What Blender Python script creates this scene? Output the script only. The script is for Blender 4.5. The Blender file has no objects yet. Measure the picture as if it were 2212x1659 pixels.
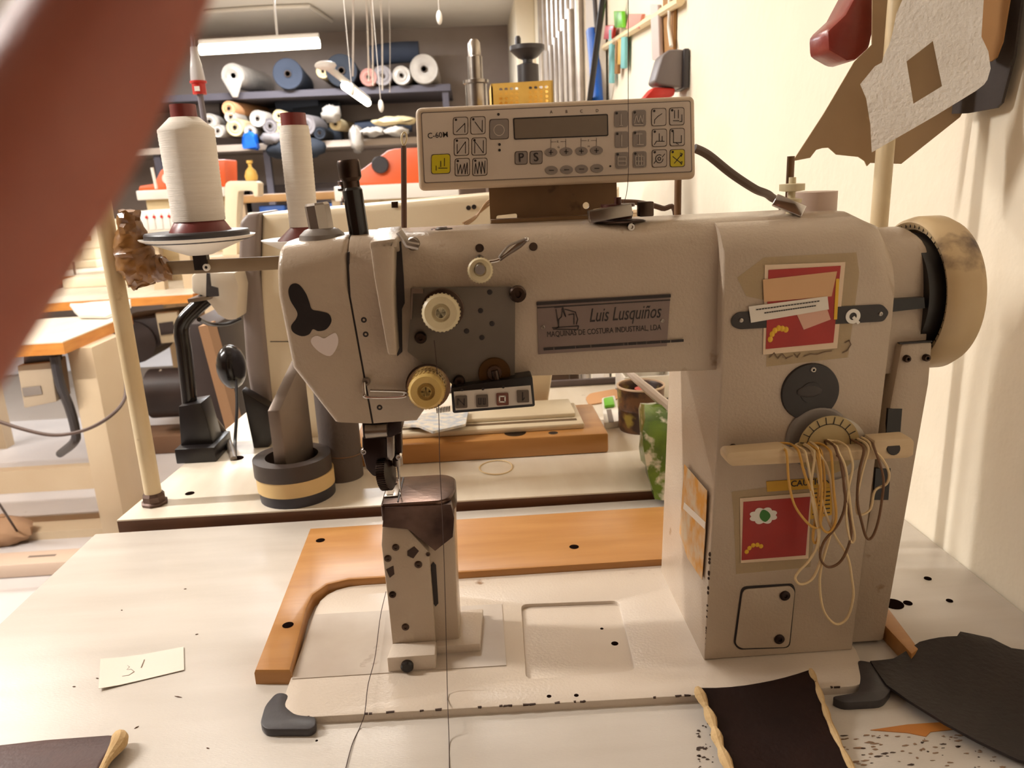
import bpy, bmesh, math, random
from mathutils import Vector as V, Matrix
random.seed(7)
S = bpy.context.scene
COL = S.collection
PI = math.pi

# ------------------------------------------------------------------ camera
W, H, F = 2212.0, 1659.0, 1661.0
CAM = V((0, 0, .45))
_p, _r, _y = math.radians(15), math.radians(2.6), math.radians(2.3)
FWD = V((math.sin(_y)*math.cos(_p), math.cos(_y)*math.cos(_p), -math.sin(_p)))
_ri = V((math.cos(_y), -math.sin(_y), 0)); _up = _ri.cross(FWD)
RT = _ri*math.cos(_r) - _up*math.sin(_r)
UP = _ri*math.sin(_r) + _up*math.cos(_r)
cd = bpy.data.cameras.new('camera'); co = bpy.data.objects.new('camera', cd); COL.objects.link(co)
m = Matrix((RT, UP, -FWD)).transposed().to_4x4(); m.translation = CAM
co.matrix_world = m
cd.sensor_fit = 'HORIZONTAL'; cd.sensor_width = 36; cd.lens = F/W*36
cd.clip_start = .005; cd.clip_end = 60
cd.dof.use_dof = True; cd.dof.focus_distance = .74; cd.dof.aperture_fstop = 12
S.camera = co

# ------------------------------------------------------------------ world, lamps, exposure
w = bpy.data.worlds.new('world'); S.world = w; w.use_nodes = True
w.node_tree.nodes['Background'].inputs[0].default_value = (1, .9, .78, 1)
w.node_tree.nodes['Background'].inputs[1].default_value = .01
S.view_settings.view_transform = 'Standard'; S.view_settings.look = 'None'
S.view_settings.exposure = 0.0; S.view_settings.gamma = 1
S.view_settings.use_curve_mapping = False
def area(name, loc, target, sx, sy, power, col):
    l = bpy.data.lights.new(name, 'AREA'); l.shape = 'RECTANGLE'; l.size = sx; l.size_y = sy
    l.energy = power; l.color = col
    o = bpy.data.objects.new(name, l); COL.objects.link(o); o.location = loc
    o.rotation_euler = (V(target)-V(loc)).to_track_quat('-Z', 'Y').to_euler()
    return o
# tubes of the ceiling lamps (their housings are built further down, at the same places)
LAMPS = [('tube_light_workbench', (-.75, 2.3, 1.55), 1.3, 30, (1, .96, .91)),
         ('tube_light_aisle', (-3.2, 3.0, 1.62), 1.3, 48, (1, .97, .94)),
         ('tube_light_left', (-2.2, 1.05, 1.60), 1.3, 88, (1, .965, .925)),
         ('shelf_fill_light', (-1.3, 5.7, 1.70), 1.3, 100, (.88, .93, 1))]  # last one is an added unseen lamp, bluish, to lighten the hazy back
for n, l, L, e, c in LAMPS:
    area(n, (l[0], l[1], l[2]-.03), (l[0], l[1], 0), L, .06, e, c)
    area(n+'_upward', (l[0], l[1], l[2]+.075), (l[0], l[1], 3), L, .06, e*.35, c)

# ------------------------------------------------------------------ helpers
def ray(px, py): return FWD + RT*((px-W/2)/F) - UP*((py-H/2)/F)
def PY(px, py, y):
    d = ray(px, py); return CAM + d*((y-CAM.y)/d.y)
def PZ(px, py, z=0.0):
    d = ray(px, py); return CAM + d*((z-CAM.z)/d.z)
def PX(px, py, x):
    d = ray(px, py); return CAM + d*((x-CAM.x)/d.x)
def PD(px, py, d): return CAM + ray(px, py)*d

def srgb(c):
    return tuple(((v/255)/12.92 if v/255 <= .04045 else ((v/255+.055)/1.055)**2.4) for v in c)
MATS = {}
def mat(name, col, rough=.5, metal=0., var=None, vs=6., vamt=.5, stretch=None, bump=0., bs=80., spec=.5,
        emit=0., alpha=None, trans=0., sss=0., dirt=None, ds=25., dth=.62, coat=0., detail=4.):
    if name in MATS: return MATS[name]
    m = bpy.data.materials.new(name); m.use_nodes = True
    nt = m.node_tree; N = nt.nodes; L = nt.links
    b = N['Principled BSDF']
    c = srgb(col)+(1,)
    b.inputs['Base Color'].default_value = c
    b.inputs['Roughness'].default_value = rough; b.inputs['Metallic'].default_value = metal
    b.inputs['Specular IOR Level'].default_value = spec
    b.inputs['Coat Weight'].default_value = coat
    tc = N.new('ShaderNodeTexCoord'); mp = N.new('ShaderNodeMapping'); L.new(tc.outputs['Object'], mp.inputs[0])
    if stretch: mp.inputs['Scale'].default_value = stretch
    out = None
    if var:
        nz = N.new('ShaderNodeTexNoise'); nz.inputs['Scale'].default_value = vs; nz.inputs['Detail'].default_value = detail
        L.new(mp.outputs[0], nz.inputs['Vector'])
        cr = N.new('ShaderNodeValToRGB')
        cr.color_ramp.elements[0].position = .5-vamt*.5; cr.color_ramp.elements[0].color = c
        cr.color_ramp.elements[1].position = .5+vamt*.5; cr.color_ramp.elements[1].color = srgb(var)+(1,)
        L.new(nz.outputs['Fac'], cr.inputs[0]); out = cr.outputs[0]
    if dirt:
        n2 = N.new('ShaderNodeTexNoise'); n2.inputs['Scale'].default_value = ds; n2.inputs['Detail'].default_value = 8
        L.new(tc.outputs['Object'], n2.inputs['Vector'])
        r2 = N.new('ShaderNodeValToRGB'); r2.color_ramp.elements[0].position = dth; r2.color_ramp.elements[1].position = dth+.09
        r2.color_ramp.elements[0].color = (0, 0, 0, 1); r2.color_ramp.elements[1].color = (1, 1, 1, 1)
        L.new(n2.outputs['Fac'], r2.inputs[0])
        mx = N.new('ShaderNodeMix'); mx.data_type = 'RGBA'
        L.new(r2.outputs[0], mx.inputs['Factor'])
        if out: L.new(out, mx.inputs['A'])
        else: mx.inputs['A'].default_value = c
        mx.inputs['B'].default_value = srgb(dirt)+(1,)
        out = mx.outputs['Result']
    if out: L.new(out, b.inputs['Base Color'])
    if bump:
        n3 = N.new('ShaderNodeTexNoise'); n3.inputs['Scale'].default_value = bs; n3.inputs['Detail'].default_value = 3
        L.new(mp.outputs[0], n3.inputs['Vector'])
        bp = N.new('ShaderNodeBump'); bp.inputs['Strength'].default_value = bump; bp.inputs['Distance'].default_value = .002
        L.new(n3.outputs['Fac'], bp.inputs['Height']); L.new(bp.outputs[0], b.inputs['Normal'])
    if emit:
        b.inputs['Emission Color'].default_value = c; b.inputs['Emission Strength'].default_value = emit
    if trans:
        b.inputs['Transmission Weight'].default_value = trans
    if alpha is not None:
        b.inputs['Alpha'].default_value = alpha
    if sss:
        b.inputs['Subsurface Weight'].default_value = sss; b.inputs['Subsurface Radius'].default_value = (.01, .004, .002)
        b.inputs['Subsurface Scale'].default_value = .5
    MATS[name] = m
    return m

LOCAL = []
class G:
    def __init__(s): s.bm = bmesh.new()
    def box(s, c, size, R=None):
        r = bmesh.ops.create_cube(s.bm, size=1)['verts']
        for v in r:
            p = V((v.co.x*size[0], v.co.y*size[1], v.co.z*size[2]))
            v.co = (R @ p if R else p) + V(c)
        return s
    def bb(s, x0, x1, y0, y1, z0, z1):
        return s.box(((x0+x1)/2, (y0+y1)/2, (z0+z1)/2), (abs(x1-x0), abs(y1-y0), abs(z1-z0)))
    def prism(s, pts, vec):
        vec = V(vec); n = len(pts)
        a = [s.bm.verts.new(V(p)) for p in pts]; b = [s.bm.verts.new(V(p)+vec) for p in pts]
        s.bm.faces.new(a); s.bm.faces.new(list(reversed(b)))
        for i in range(n):
            s.bm.faces.new((a[i], b[i], b[(i+1) % n], a[(i+1) % n]))
        return s
    def prismh(s, outer, holes, vec):
        t = bmesh.new(); es = []
        for lp in [outer]+holes:
            vs = [t.verts.new(V(p)) for p in lp]
            es += [t.edges.new((vs[i], vs[(i+1) % len(vs)])) for i in range(len(vs))]
        bmesh.ops.triangle_fill(t, use_beauty=True, use_dissolve=False, edges=es)
        r = bmesh.ops.extrude_face_region(t, geom=t.faces[:])
        bmesh.ops.translate(t, vec=V(vec), verts=[g for g in r['geom'] if isinstance(g, bmesh.types.BMVert)])
        me = bpy.data.meshes.new('t'); t.to_mesh(me); t.free(); s.bm.from_mesh(me); bpy.data.meshes.remove(me)
        return s
    def lathe(s, prof, o, axis=(0, 0, 1), n=28, ang=2*PI):
        ax = V(axis).normalized(); q = ax.to_track_quat('Z', 'Y').to_matrix(); o = V(o)
        rings = []
        for r, h in prof:
            if r < 1e-6: rings.append([s.bm.verts.new(o + q @ V((0, 0, h)))])
            else: rings.append([s.bm.verts.new(o + q @ V((r*math.cos(2*PI*i/n), r*math.sin(2*PI*i/n), h))) for i in range(n)])
        for A, B in zip(rings, rings[1:]):
            for i in range(n):
                j = (i+1) % n
                if len(A) == 1 and len(B) == 1: continue
                if len(A) == 1: s.bm.faces.new((A[0], B[i], B[j]))
                elif len(B) == 1: s.bm.faces.new((A[i], A[j], B[0]))
                else: s.bm.faces.new((A[i], A[j], B[j], B[i]))
        return s
    def cyl(s, o, axis, r, h, n=24, r2=None):
        r2 = r if r2 is None else r2
        return s.lathe([(0, 0), (r, 0), (r2, h), (0, h)], o, axis, n)
    def tube(s, pts, r, n=8, closed=False, caps=True):
        pts = [V(p) for p in pts]; k = len(pts); rings = []
        nrm = None
        for i in range(k):
            if closed: t = pts[(i+1) % k]-pts[i-1]
            else: t = pts[min(i+1, k-1)]-pts[max(i-1, 0)]
            t.normalize()
            if nrm is None:
                nrm = t.cross(V((.31, .52, .79))).normalized()
            else:
                nrm = (nrm - t*nrm.dot(t)).normalized()
            bn = t.cross(nrm); rr = r[i] if isinstance(r, (list, tuple)) else r
            rings.append([s.bm.verts.new(pts[i] + (nrm*math.cos(2*PI*j/n)+bn*math.sin(2*PI*j/n))*rr) for j in range(n)])
        for i in range(k if closed else k-1):
            A, B = rings[i], rings[(i+1) % k]
            for j in range(n):
                s.bm.faces.new((A[j], A[(j+1) % n], B[(j+1) % n], B[j]))
        if not closed and caps:
            s.bm.faces.new(list(reversed(rings[0]))); s.bm.faces.new(rings[-1])
        return s
    def ball(s, c, r, n=16, R=None):
        r = (r, r, r) if not isinstance(r, (tuple, list)) else r
        vs = bmesh.ops.create_uvsphere(s.bm, u_segments=n, v_segments=max(6, n//2), radius=1)['verts']
        for v in vs:
            p = V((v.co.x*r[0], v.co.y*r[1], v.co.z*r[2])); v.co = (R @ p if R else p)+V(c)
        return s
    def bev(s, off, seg=2, fn=None, ang=.5):
        s.bm.normal_update()
        es = [e for e in s.bm.edges if len(e.link_faces) == 2 and e.calc_face_angle(0) > ang and (fn is None or fn(e))]
        if es: bmesh.ops.bevel(s.bm, geom=es, offset=off, segments=seg, profile=.5, affect='EDGES', clamp_overlap=True)
        return s
    def jitter(s, a):
        for v in s.bm.verts: v.co += V((random.uniform(-a, a), random.uniform(-a, a), random.uniform(-a, a)))
        return s
    def warp(s, f):
        for v in s.bm.verts: v.co = V(f(v.co))
        return s
    def sub(s, n):
        bmesh.ops.subdivide_edges(s.bm, edges=s.bm.edges[:], cuts=n, use_grid_fill=True); return s
    def out(s, name, m, parent=None, label=None, cat=None, group=None, kind=None, sm=.6, mats=None):
        bmesh.ops.recalc_face_normals(s.bm, faces=s.bm.faces[:])
        for f in s.bm.faces: f.smooth = True
        for e in s.bm.edges:
            if len(e.link_faces) == 2 and e.calc_face_angle(0) > sm: e.smooth = False
        me = bpy.data.meshes.new(name); s.bm.to_mesh(me); s.bm.free()
        me.materials.append(m)
        o = bpy.data.objects.new(name, me); COL.objects.link(o)
        if parent:
            o.parent = parent
            if parent not in LOCAL: o.matrix_parent_inverse = Matrix.Translation(-parent.location)
        tag(o, label, cat, group, kind)
        return o
def tag(o, label=None, cat=None, group=None, kind=None):
    if label: o['label'] = label
    if cat: o['category'] = cat
    if group: o['group'] = group
    if kind: o['kind'] = kind
    return o
def thing(name, loc, label, cat, group=None):
    e = bpy.data.objects.new(name, None); COL.objects.link(e); e.location = V(loc); e.empty_display_size = .02
    return tag(e, label, cat, group)
def dup(root, loc, label=None, scale=None, rot=None):
    r = root.copy(); COL.objects.link(r); r.location = V(loc)
    if label: r['label'] = label
    if scale: r.scale = scale
    if rot: r.rotation_euler = rot
    for ch in root.children:
        c = ch.copy(); COL.objects.link(c); c.parent = r
        for g in ch.children:
            d = g.copy(); COL.objects.link(d); d.parent = c
    return r
def cr(pts, n=8, closed=False):
    pts = [V(p) for p in pts]; k = len(pts); out = []
    rng = range(k if closed else k-1)
    for i in rng:
        if closed: p0, p1, p2, p3 = pts[i-1], pts[i], pts[(i+1) % k], pts[(i+2) % k]
        else: p0, p1, p2, p3 = pts[max(i-1, 0)], pts[i], pts[i+1], pts[min(i+2, k-1)]
        for j in range(n):
            t = j/n
            out.append(.5*((2*p1)+(p2-p0)*t+(2*p0-5*p1+4*p2-p3)*t*t+(3*p1-p0-3*p2+p3)*t**3))
    if not closed: out.append(pts[-1])
    return out
def rpoly(pts, r, n=4):
    """round the corners of a closed polygon (list of Vectors)"""
    pts = [V(p) for p in pts]; k = len(pts); out = []
    for i in range(k):
        a, b, c = pts[i-1], pts[i], pts[(i+1) % k]
        rr = r[i] if isinstance(r, (list, tuple)) else r
        if rr <= 0: out.append(b); continue
        u = (a-b); v = (c-b); d = min(rr, u.length*.45, v.length*.45)
        p, q = b+u.normalized()*d, b+v.normalized()*d
        for j in range(n+1):
            t = j/n; out.append(p*(1-t)**2+b*2*t*(1-t)+q*t*t)
    return out
def poly_y(pxs, y): return [PY(a, b, y) for a, b in pxs]
def poly_z(pxs, z): return [PZ(a, b, z) for a, b in pxs]
def ellipse_y(px, py, y, rx, rz, n=24):
    c = PY(px, py, y); return [c+V((rx*math.cos(2*PI*i/n), 0, rz*math.sin(2*PI*i/n))) for i in range(n)]
def text(s, size, pos, m, parent, xdir=(1, 0, 0), up=(0, 0, 1), shear=0., name='lettering', align='LEFT', bold=0., width=1., label=None):
    cu = bpy.data.curves.new(name, 'FONT'); cu.body = s; cu.size = size; cu.shear = shear; cu.align_x = align; cu.align_y = 'CENTER'
    cu.extrude = .00015; cu.offset = bold; cu.resolution_u = 3
    t = bpy.data.objects.new('t', cu); COL.objects.link(t)
    bpy.context.view_layer.update()
    me = bpy.data.meshes.new_from_object(t.evaluated_get(bpy.context.evaluated_depsgraph_get()))
    bpy.data.objects.remove(t); bpy.data.curves.remove(cu)
    X = V(xdir).normalized(); Zn = X.cross(V(up)).normalized(); Y = Zn.cross(X)
    M = Matrix((X*width, Y, Zn)).transposed().to_4x4(); M.translation = V(pos)
    me.transform(M); me.materials.clear(); me.materials.append(m); me.name = name
    o = bpy.data.objects.new(name, me); COL.objects.link(o); o.parent = parent
    o.matrix_parent_inverse = Matrix.Translation(-parent.location)
    if label: o['label'] = label
    return o
def stroke(g, pts, wd, dep=.0004):
    """flat pen stroke through 3-D points on a plane facing -Y"""
    for a, b in zip(pts, pts[1:]):
        a, b = V(a), V(b); d = b-a; L = d.length
        if L < 1e-6: continue
        d.normalize(); n = V((-d.z, 0, d.x))*wd*.5; e = d*wd*.3
        g.prism([a-e+n, b+e+n, b+e-n, a-e-n], (0, -dep, 0))
    return g
def screw(px, py, y, r, parent, m, name='screw', dep=.004, axis=(0, -1, 0)):
    c = PY(px, py, y)
    return G().lathe([(0, 0), (r, 0), (r, dep*.7), (r*.8, dep), (r*.42, dep), (r*.4, dep*.4), (0, dep*.4)], c, axis, 16).out(name, m, parent)

# ------------------------------------------------------------------ materials
cream = mat('painted_cast_iron', (194, 176, 156), .27, var=(178, 159, 138), vs=9, vamt=.7, bump=.22, bs=420, dirt=(150, 122, 92), ds=34, dth=.70)
cream2 = mat('painted_bed', (214, 200, 184), .30, var=(200, 184, 166), vs=7, vamt=.7, bump=.18, bs=380, dirt=(150, 120, 95), ds=40, dth=.71)
cream3 = mat('rear_machine_paint', (226, 212, 184), .35, var=(212, 194, 164), vs=6, bump=.06, bs=300)
greypaint = mat('grey_paint', (140, 130, 122), .4, var=(120, 110, 102), vs=8)
darkgrey = mat('dark_grey_plastic', (58, 54, 56), .42, bump=.1, bs=200)
black = mat('black_plastic', (26, 21, 21), .35)
blackm = mat('black_gloss', (22, 16, 14), .18)
steel = mat('steel', (176, 168, 160), .28, metal=1, var=(140, 130, 120), vs=20, bump=.05, bs=200)
steeld = mat('worn_dark_steel', (96, 80, 70), .3, metal=1, var=(44, 32, 28), vs=30, vamt=.5)
chrome = mat('chrome', (215, 210, 205), .12, metal=1)
ivory = mat('ivory_plastic', (222, 208, 172), .38, var=(200, 182, 142), vs=40)
panelm = mat('panel_housing', (212, 192, 168), .45, var=(200, 178, 152), vs=10, bump=.05, bs=500)
panelf = mat('panel_foil', (206, 190, 174), .5)
btnw = mat('button_pale', (188, 174, 162), .45)
btng = mat('button_grey', (140, 128, 120), .45)
btny = mat('button_yellow', (206, 188, 30), .4)
ink = mat('ink', (38, 28, 26), .5)
inkg = mat('grey_ink', (120, 105, 95), .5)
lcd = mat('display_glass', (122, 108, 94), .25)
laminate = mat('table_laminate', (206, 197, 186), .26, var=(194, 184, 172), vs=5, bump=.10, bs=260, dirt=(176, 150, 124), ds=46, dth=.755, stretch=(1, 6, 1))
laminate2 = mat('rear_table_laminate', (232, 222, 204), .30, var=(220, 206, 186), vs=5, bump=.1, bs=260, stretch=(6, 1, 1), dirt=(150, 128, 104), ds=38, dth=.74)
edgeband = mat('edge_band_brown', (108, 66, 34), .45, var=(84, 50, 26), vs=12)
wood = mat('varnished_wood', (188, 136, 78), .33, var=(168, 114, 58), vs=7, vamt=.6, stretch=(1, 9, 9), bump=.05, bs=60, dirt=(120, 70, 30), ds=20, dth=.72)
woodlit = mat('lit_orange_wood_edge', (214, 144, 66), .4, var=(190, 118, 48), vs=6, stretch=(2, 2, 12))  # lit copy of the wood, brightness of the light put into its colour
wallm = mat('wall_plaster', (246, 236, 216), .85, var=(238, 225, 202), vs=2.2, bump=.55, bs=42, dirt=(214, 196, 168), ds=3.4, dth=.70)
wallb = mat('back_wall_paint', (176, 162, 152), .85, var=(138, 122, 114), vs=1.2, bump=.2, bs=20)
ceilm = mat('ceiling_paint', (226, 218, 206), .9, var=(214, 204, 192), vs=1)
floorm = mat('floor_screed', (206, 200, 196), .30, var=(188, 180, 176), vs=1.6, bump=.1, bs=12, dirt=(150, 138, 128), ds=9, dth=.70)
felt = mat('white_felt', (238, 230, 218), .95, var=(224, 214, 200), vs=30, bump=.7, bs=260)
card = mat('brown_card', (176, 148, 114), .85, var=(160, 132, 98), vs=10, bump=.1, bs=120)
card2 = mat('tan_card', (166, 122, 72), .8, var=(150, 106, 60), vs=8)
greyleather = mat('grey_leather', (74, 66, 62), .6, var=(58, 50, 48), vs=10, bump=.2, bs=150)
redleather = mat('red_leather', (150, 56, 44), .32, var=(112, 38, 30), vs=14, bump=.15, bs=120)
brownleather = mat('dark_brown_leather', (36, 17, 11), .6, spec=.2, var=(24, 10, 7), vs=18, bump=.3, bs=260)
sheep = mat('tan_suede_edge', (206, 176, 130), .95, var=(182, 148, 100), vs=40, bump=.6, bs=300)
threadw = mat('white_thread', (242, 234, 222), .8, var=(230, 220, 206), vs=3, stretch=(1, 1, 60), bump=.5, bs=30)
maroon = mat('maroon_cone', (128, 52, 46), .35, var=(112, 42, 38), vs=20)
rubber = mat('rubber_band_cream', (226, 200, 154), .6)
rubber2 = mat('rubber_band_amber', (206, 156, 72), .6)
rubber3 = mat('rubber_band_brown', (112, 78, 50), .6)
redm = mat('red_print', (176, 34, 24), .4, var=(150, 26, 18), vs=20)
redp = mat('red_plastic', (190, 40, 30), .35)
yellowp = mat('yellow_plastic', (226, 186, 96), .5, var=(206, 160, 70), vs=30)
orangep = mat('orange_paint', (232, 104, 50), .4, var=(220, 92, 42), vs=5)
bluep = mat('blue_plastic', (16, 96, 196), .4, var=(12, 74, 160), vs=14)
greenp = mat('green_plastic', (110, 190, 40), .4)
white = mat('white_plastic', (236, 230, 220), .35)
paper = mat('paper', (232, 222, 208), .8)
holem = mat('hole_dark', (24, 15, 12), 1, spec=0)
skin = mat('skin', (164, 98, 80), .5, var=(150, 82, 66), vs=40, sss=.25, bump=.15, bs=400)

# ------------------------------------------------------------------ the room
FZ = -.76; CZ = 1.76
G().bb(-7, .54, -2.5, 7.4, FZ-.1, FZ).out('floor', floorm, kind='structure')
G().bb(.54, .70, -2.5, 7.4, FZ-.1, CZ+.1).out('wall_right', wallm, kind='structure')
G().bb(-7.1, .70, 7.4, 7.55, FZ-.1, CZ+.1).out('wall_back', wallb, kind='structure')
G().bb(-7.15, -7, -2.5, 7.55, FZ-.1, CZ+.1).out('wall_left', wallm, kind='structure')
G().bb(-7.1, .70, -2.6, -2.5, FZ-.1, CZ+.1).out('wall_front', mat('front_wall_paint', (108, 76, 48), .85), kind='structure')
G().bb(-7.1, .70, -2.6, 7.55, CZ, CZ+.1).out('ceiling', ceilm, kind='structure')
G().bb(.40, .54, 6.2, 7.4, FZ, CZ).bev(.01).out('trim_1', wallm, kind='structure', label='cream pilaster in the far right corner')

glow = mat('lit_tube', (255, 244, 220), .5, emit=14)
lampw = mat('lamp_housing', (232, 230, 226), .4)
for (n, l, L, e, c), lab in zip(LAMPS, ('long tube lamp above the rear workbench', 'long tube lamp above the left aisle', 'long tube lamp above the left of the sewing table', 'added tube lamp out of view, brightening the fabric shelves')):
    t = thing('ceiling_lamp', (l[0], l[1], CZ), lab, 'lamp')
    G().bb(l[0]-L/2, l[0]+L/2, l[1]-.035, l[1]+.035, l[2]+.03, l[2]+.07).bev(.006).out('housing', lampw, t)
    G().tube([(l[0]-L/2+.05, l[1], l[2]), (l[0]+L/2-.05, l[1], l[2])], .013, 12).out('tube', glow, t)
    for sx in (-1, 1):
        G().bb(l[0]+sx*(L/2-.03)-.012, l[0]+sx*(L/2-.03)+.012, l[1]-.02, l[1]+.02, l[2]-.018, l[2]+.03).out('lamp_holder', lampw, t)
        G().tube([(l[0]+sx*L*.3, l[1], l[2]+.06), (l[0]+sx*L*.3, l[1], CZ)], .004, 6).out('hanger', lampw, t)

# ------------------------------------------------------------------ main work table
tb = thing('sewing_table', (0, .72, 0), 'pale laminate sewing table under the big post-bed sewing machine', 'table')
TF, TB = .42, 1.004
G().bb(-.546, .538, TF, TB, -.036, 0).bev(.002).out('table_top', laminate, tb)
for x in (-.44, .44):
    G().bb(x-.03, x+.03, .46, .95, -.074, -.036).out('rail', greypaint, tb)
    G().bb(x-.03, x+.03, .66, .72, FZ+.03, -.074).bev(.006).out('leg', greypaint, tb)
    G().bb(x-.03, x+.03, .44, .96, FZ, FZ+.03).bev(.006).out('foot', greypaint, tb)
def hole(px, py, r, parent, z=.0, sx=1., name='hole'):
    c = PZ(px, py, z)
    G().lathe([(0, .0002), (r, .0002), (r*1.12, .0006), (r*1.14, 0)], c, (0, 0, 1), 20).out(name, holem, parent)
hole(1415, 1108, .0095, tb); hole(1930, 1305, .009, tb); hole(1961, 1303, .004, tb); hole(2051, 1298, .003, tb); hole(2004, 1250, .0035, tb)

# wood surround of the machine bed
wd = thing('wooden_bed_surround', PZ(672, 1300), 'varnished wooden frame strip around the sewing machine bed', 'wood frame')
o_ = [PZ(553, 1478), PZ(672, 1163), PZ(1440, 1116)]
wr1, wr2 = PZ(1988, 1400, .016), PZ(1917, 1306, .016)
outer = [o_[0], V((o_[1].x, .945, 0)), V((wr2.x-.02, .945, 0)), V((wr2.x, wr2.y, 0)), V((wr1.x, wr1.y, 0)), V((.376, wr1.y-.008, 0)), V((.376, .80, 0)),
         V((-.165, .80, 0)), V((-.187, .792, 0)), V((-.199, .772, 0)), V((-.2005, .745, 0)), PZ(632, 1478)]
G().prism(outer, (0, 0, .016)).bev(.004, 2, lambda e: min(v.co.z for v in e.verts) > .015).out('wood_strip', wood, wd)
for px, py in ((692, 1167), (622, 1350), (1240, 1181)):
    c = PZ(px, py, .0162); G().lathe([(0, .0004), (.0048, .0004), (.0058, 0)], c, (0, 0, 1), 18).out('screw_hole', holem, wd)

# ------------------------------------------------------------------ the post-bed sewing machine
YF, YC, AZ = .63, .617, .410
ms = thing('sewing_machine', (.1, .68, 0), 'large cream post-bed sewing machine with stickers on its column', 'sewing machine')
# bed
BZ = .0075
bx0, bx1 = -.196, .335
bo = rpoly([V((-.194, .578, 0)), V((.325, .566, 0)), V((.337, .617, 0)), V((.348, .80, 0)), V((-.194, .80, 0))], [.018, .02, .0, .0, .045], 5)
pk = rpoly([PZ(1126, 1305, BZ), PZ(1336, 1297, BZ), PZ(1372, 1448, BZ), PZ(1137, 1467, BZ)], .008, 4)
pk = [V((p.x, p.y, 0)) for p in pk]
G().prismh(bo, [pk], (0, 0, BZ)).bev(.002, 2, lambda e: min(v.co.z for v in e.verts) > BZ-.0005).out('bed', cream2, ms)
G().prism([V((p.x, p.y, .001)) for p in pk], (0, 0, .0025)).out('bed_pocket', cream2, ms)
sp = [PZ(655, 1338, BZ), PZ(1124, 1310, BZ), PZ(1134, 1462, BZ), PZ(645, 1478, BZ)]
sp = [V((-.192, .742, BZ)), V((.008, .738, BZ)), V((.008, .630, BZ)), V((-.192, .632, BZ))]
G().prism(sp, (0, 0, .0008)).out('slide_plate', mat('slide_plate_steel', (196, 184, 170), .32, var=(176, 160, 144), vs=18, dirt=(140, 116, 96), ds=30, dth=.66), ms)
for px, py, r in ((1186, 1504, .0018), (1245, 1502, .0018), (1328, 1390, .003), (1300, 1358, .0015), (684, 1600, .001)):
    c = PZ(px, py, BZ if py > 1450 else BZ-.004); G().lathe([(0, .0003), (r, .0003), (r*1.2, 0)], c, (0, 0, 1), 14).out('oil_hole', holem, ms)
# arm and needle-bar head, one casting
xs0 = PY(752, 540, YF).x
bodyp = [V((PY(752, 540, YF).x, YF, AZ)), PY(756, 640, YF), PY(806, 916, YF), PY(900, 909, YF), PY(930, 866, YF), PY(975, 818, YF),
         PY(1440, 804, YF), V((.205, YF, .283)), V((.342, YF, .283)), V((.345, YF, AZ-.030)), V((.336, YF, AZ-.010)), V((.316, YF, AZ))]
topf = lambda e: min(v.co.z for v in e.verts) > .375 and abs(e.verts[0].co.y-e.verts[1].co.y) < 1e-4
g = G().prism(bodyp, (0, .118, 0)); g.bev(.026, 6, topf); g.bev(.004, 2, lambda e: max(v.co.y for v in e.verts) < YF+.002, .6)
g.out('arm', cream, ms)
# face plate at the left end
fp = [V((PY(597, 560, YF).x, YF, AZ-.004)), PY(600, 640, YF), PY(631, 795, YF), PY(722, 912, YF), PY(803, 915, YF), PY(753, 640, YF), V((xs0-.001, YF, AZ))]
g = G().prism(fp, (0, .112, 0)); g.bev(.026, 6, topf); g.bev(.005, 3, lambda e: max(v.co.x for v in e.verts) < -.10 and max(v.co.y for v in e.verts) < YF+.03, .4)
g.out('face_plate', cream, ms)
G().prism([V((xs0-.0012, YF+.001, AZ-.012)), V((xs0+.0006, YF+.001, AZ-.012)), PY(757, 640, YF+.001), PY(807.5, 915, YF+.001), PY(804, 915, YF+.001), PY(754, 640, YF+.001)], (0, .1, 0)).out('seam', ink, ms)
# column
cp = [V((.2000, YC, AZ-.003)), PY(1558, 800, YC), V((.1925, YC, BZ)), V((.3335, YC, BZ)), V((.3475, YC, AZ-.030)), V((.338, YC, AZ-.012)), V((.318, YC, AZ-.003))]
g = G().prism(cp, (0, .168, 0)); g.bev(.030, 6, lambda e: min(v.co.z for v in e.verts) > .375 and abs(e.verts[0].co.y-e.verts[1].co.y) < 1e-4)
g.bev(.006, 3, lambda e: max(v.co.y for v in e.verts) < YC+.002, .6)
g.out('column', cream, ms)
chip = mat('chipped_iron', (62, 42, 32), .7)
for z0, z1, n in ((.008, .06, 16), (.06, .13, 9)):
    for i in range(n):
        z = random.uniform(z0, z1); c = V((.1945-.0002+(z/.3)*.004, YC+.0015, z))
        G().ball(c, (.0016, .0012, random.uniform(.001, .003)), 6).out('paint_chip', chip, ms)
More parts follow.
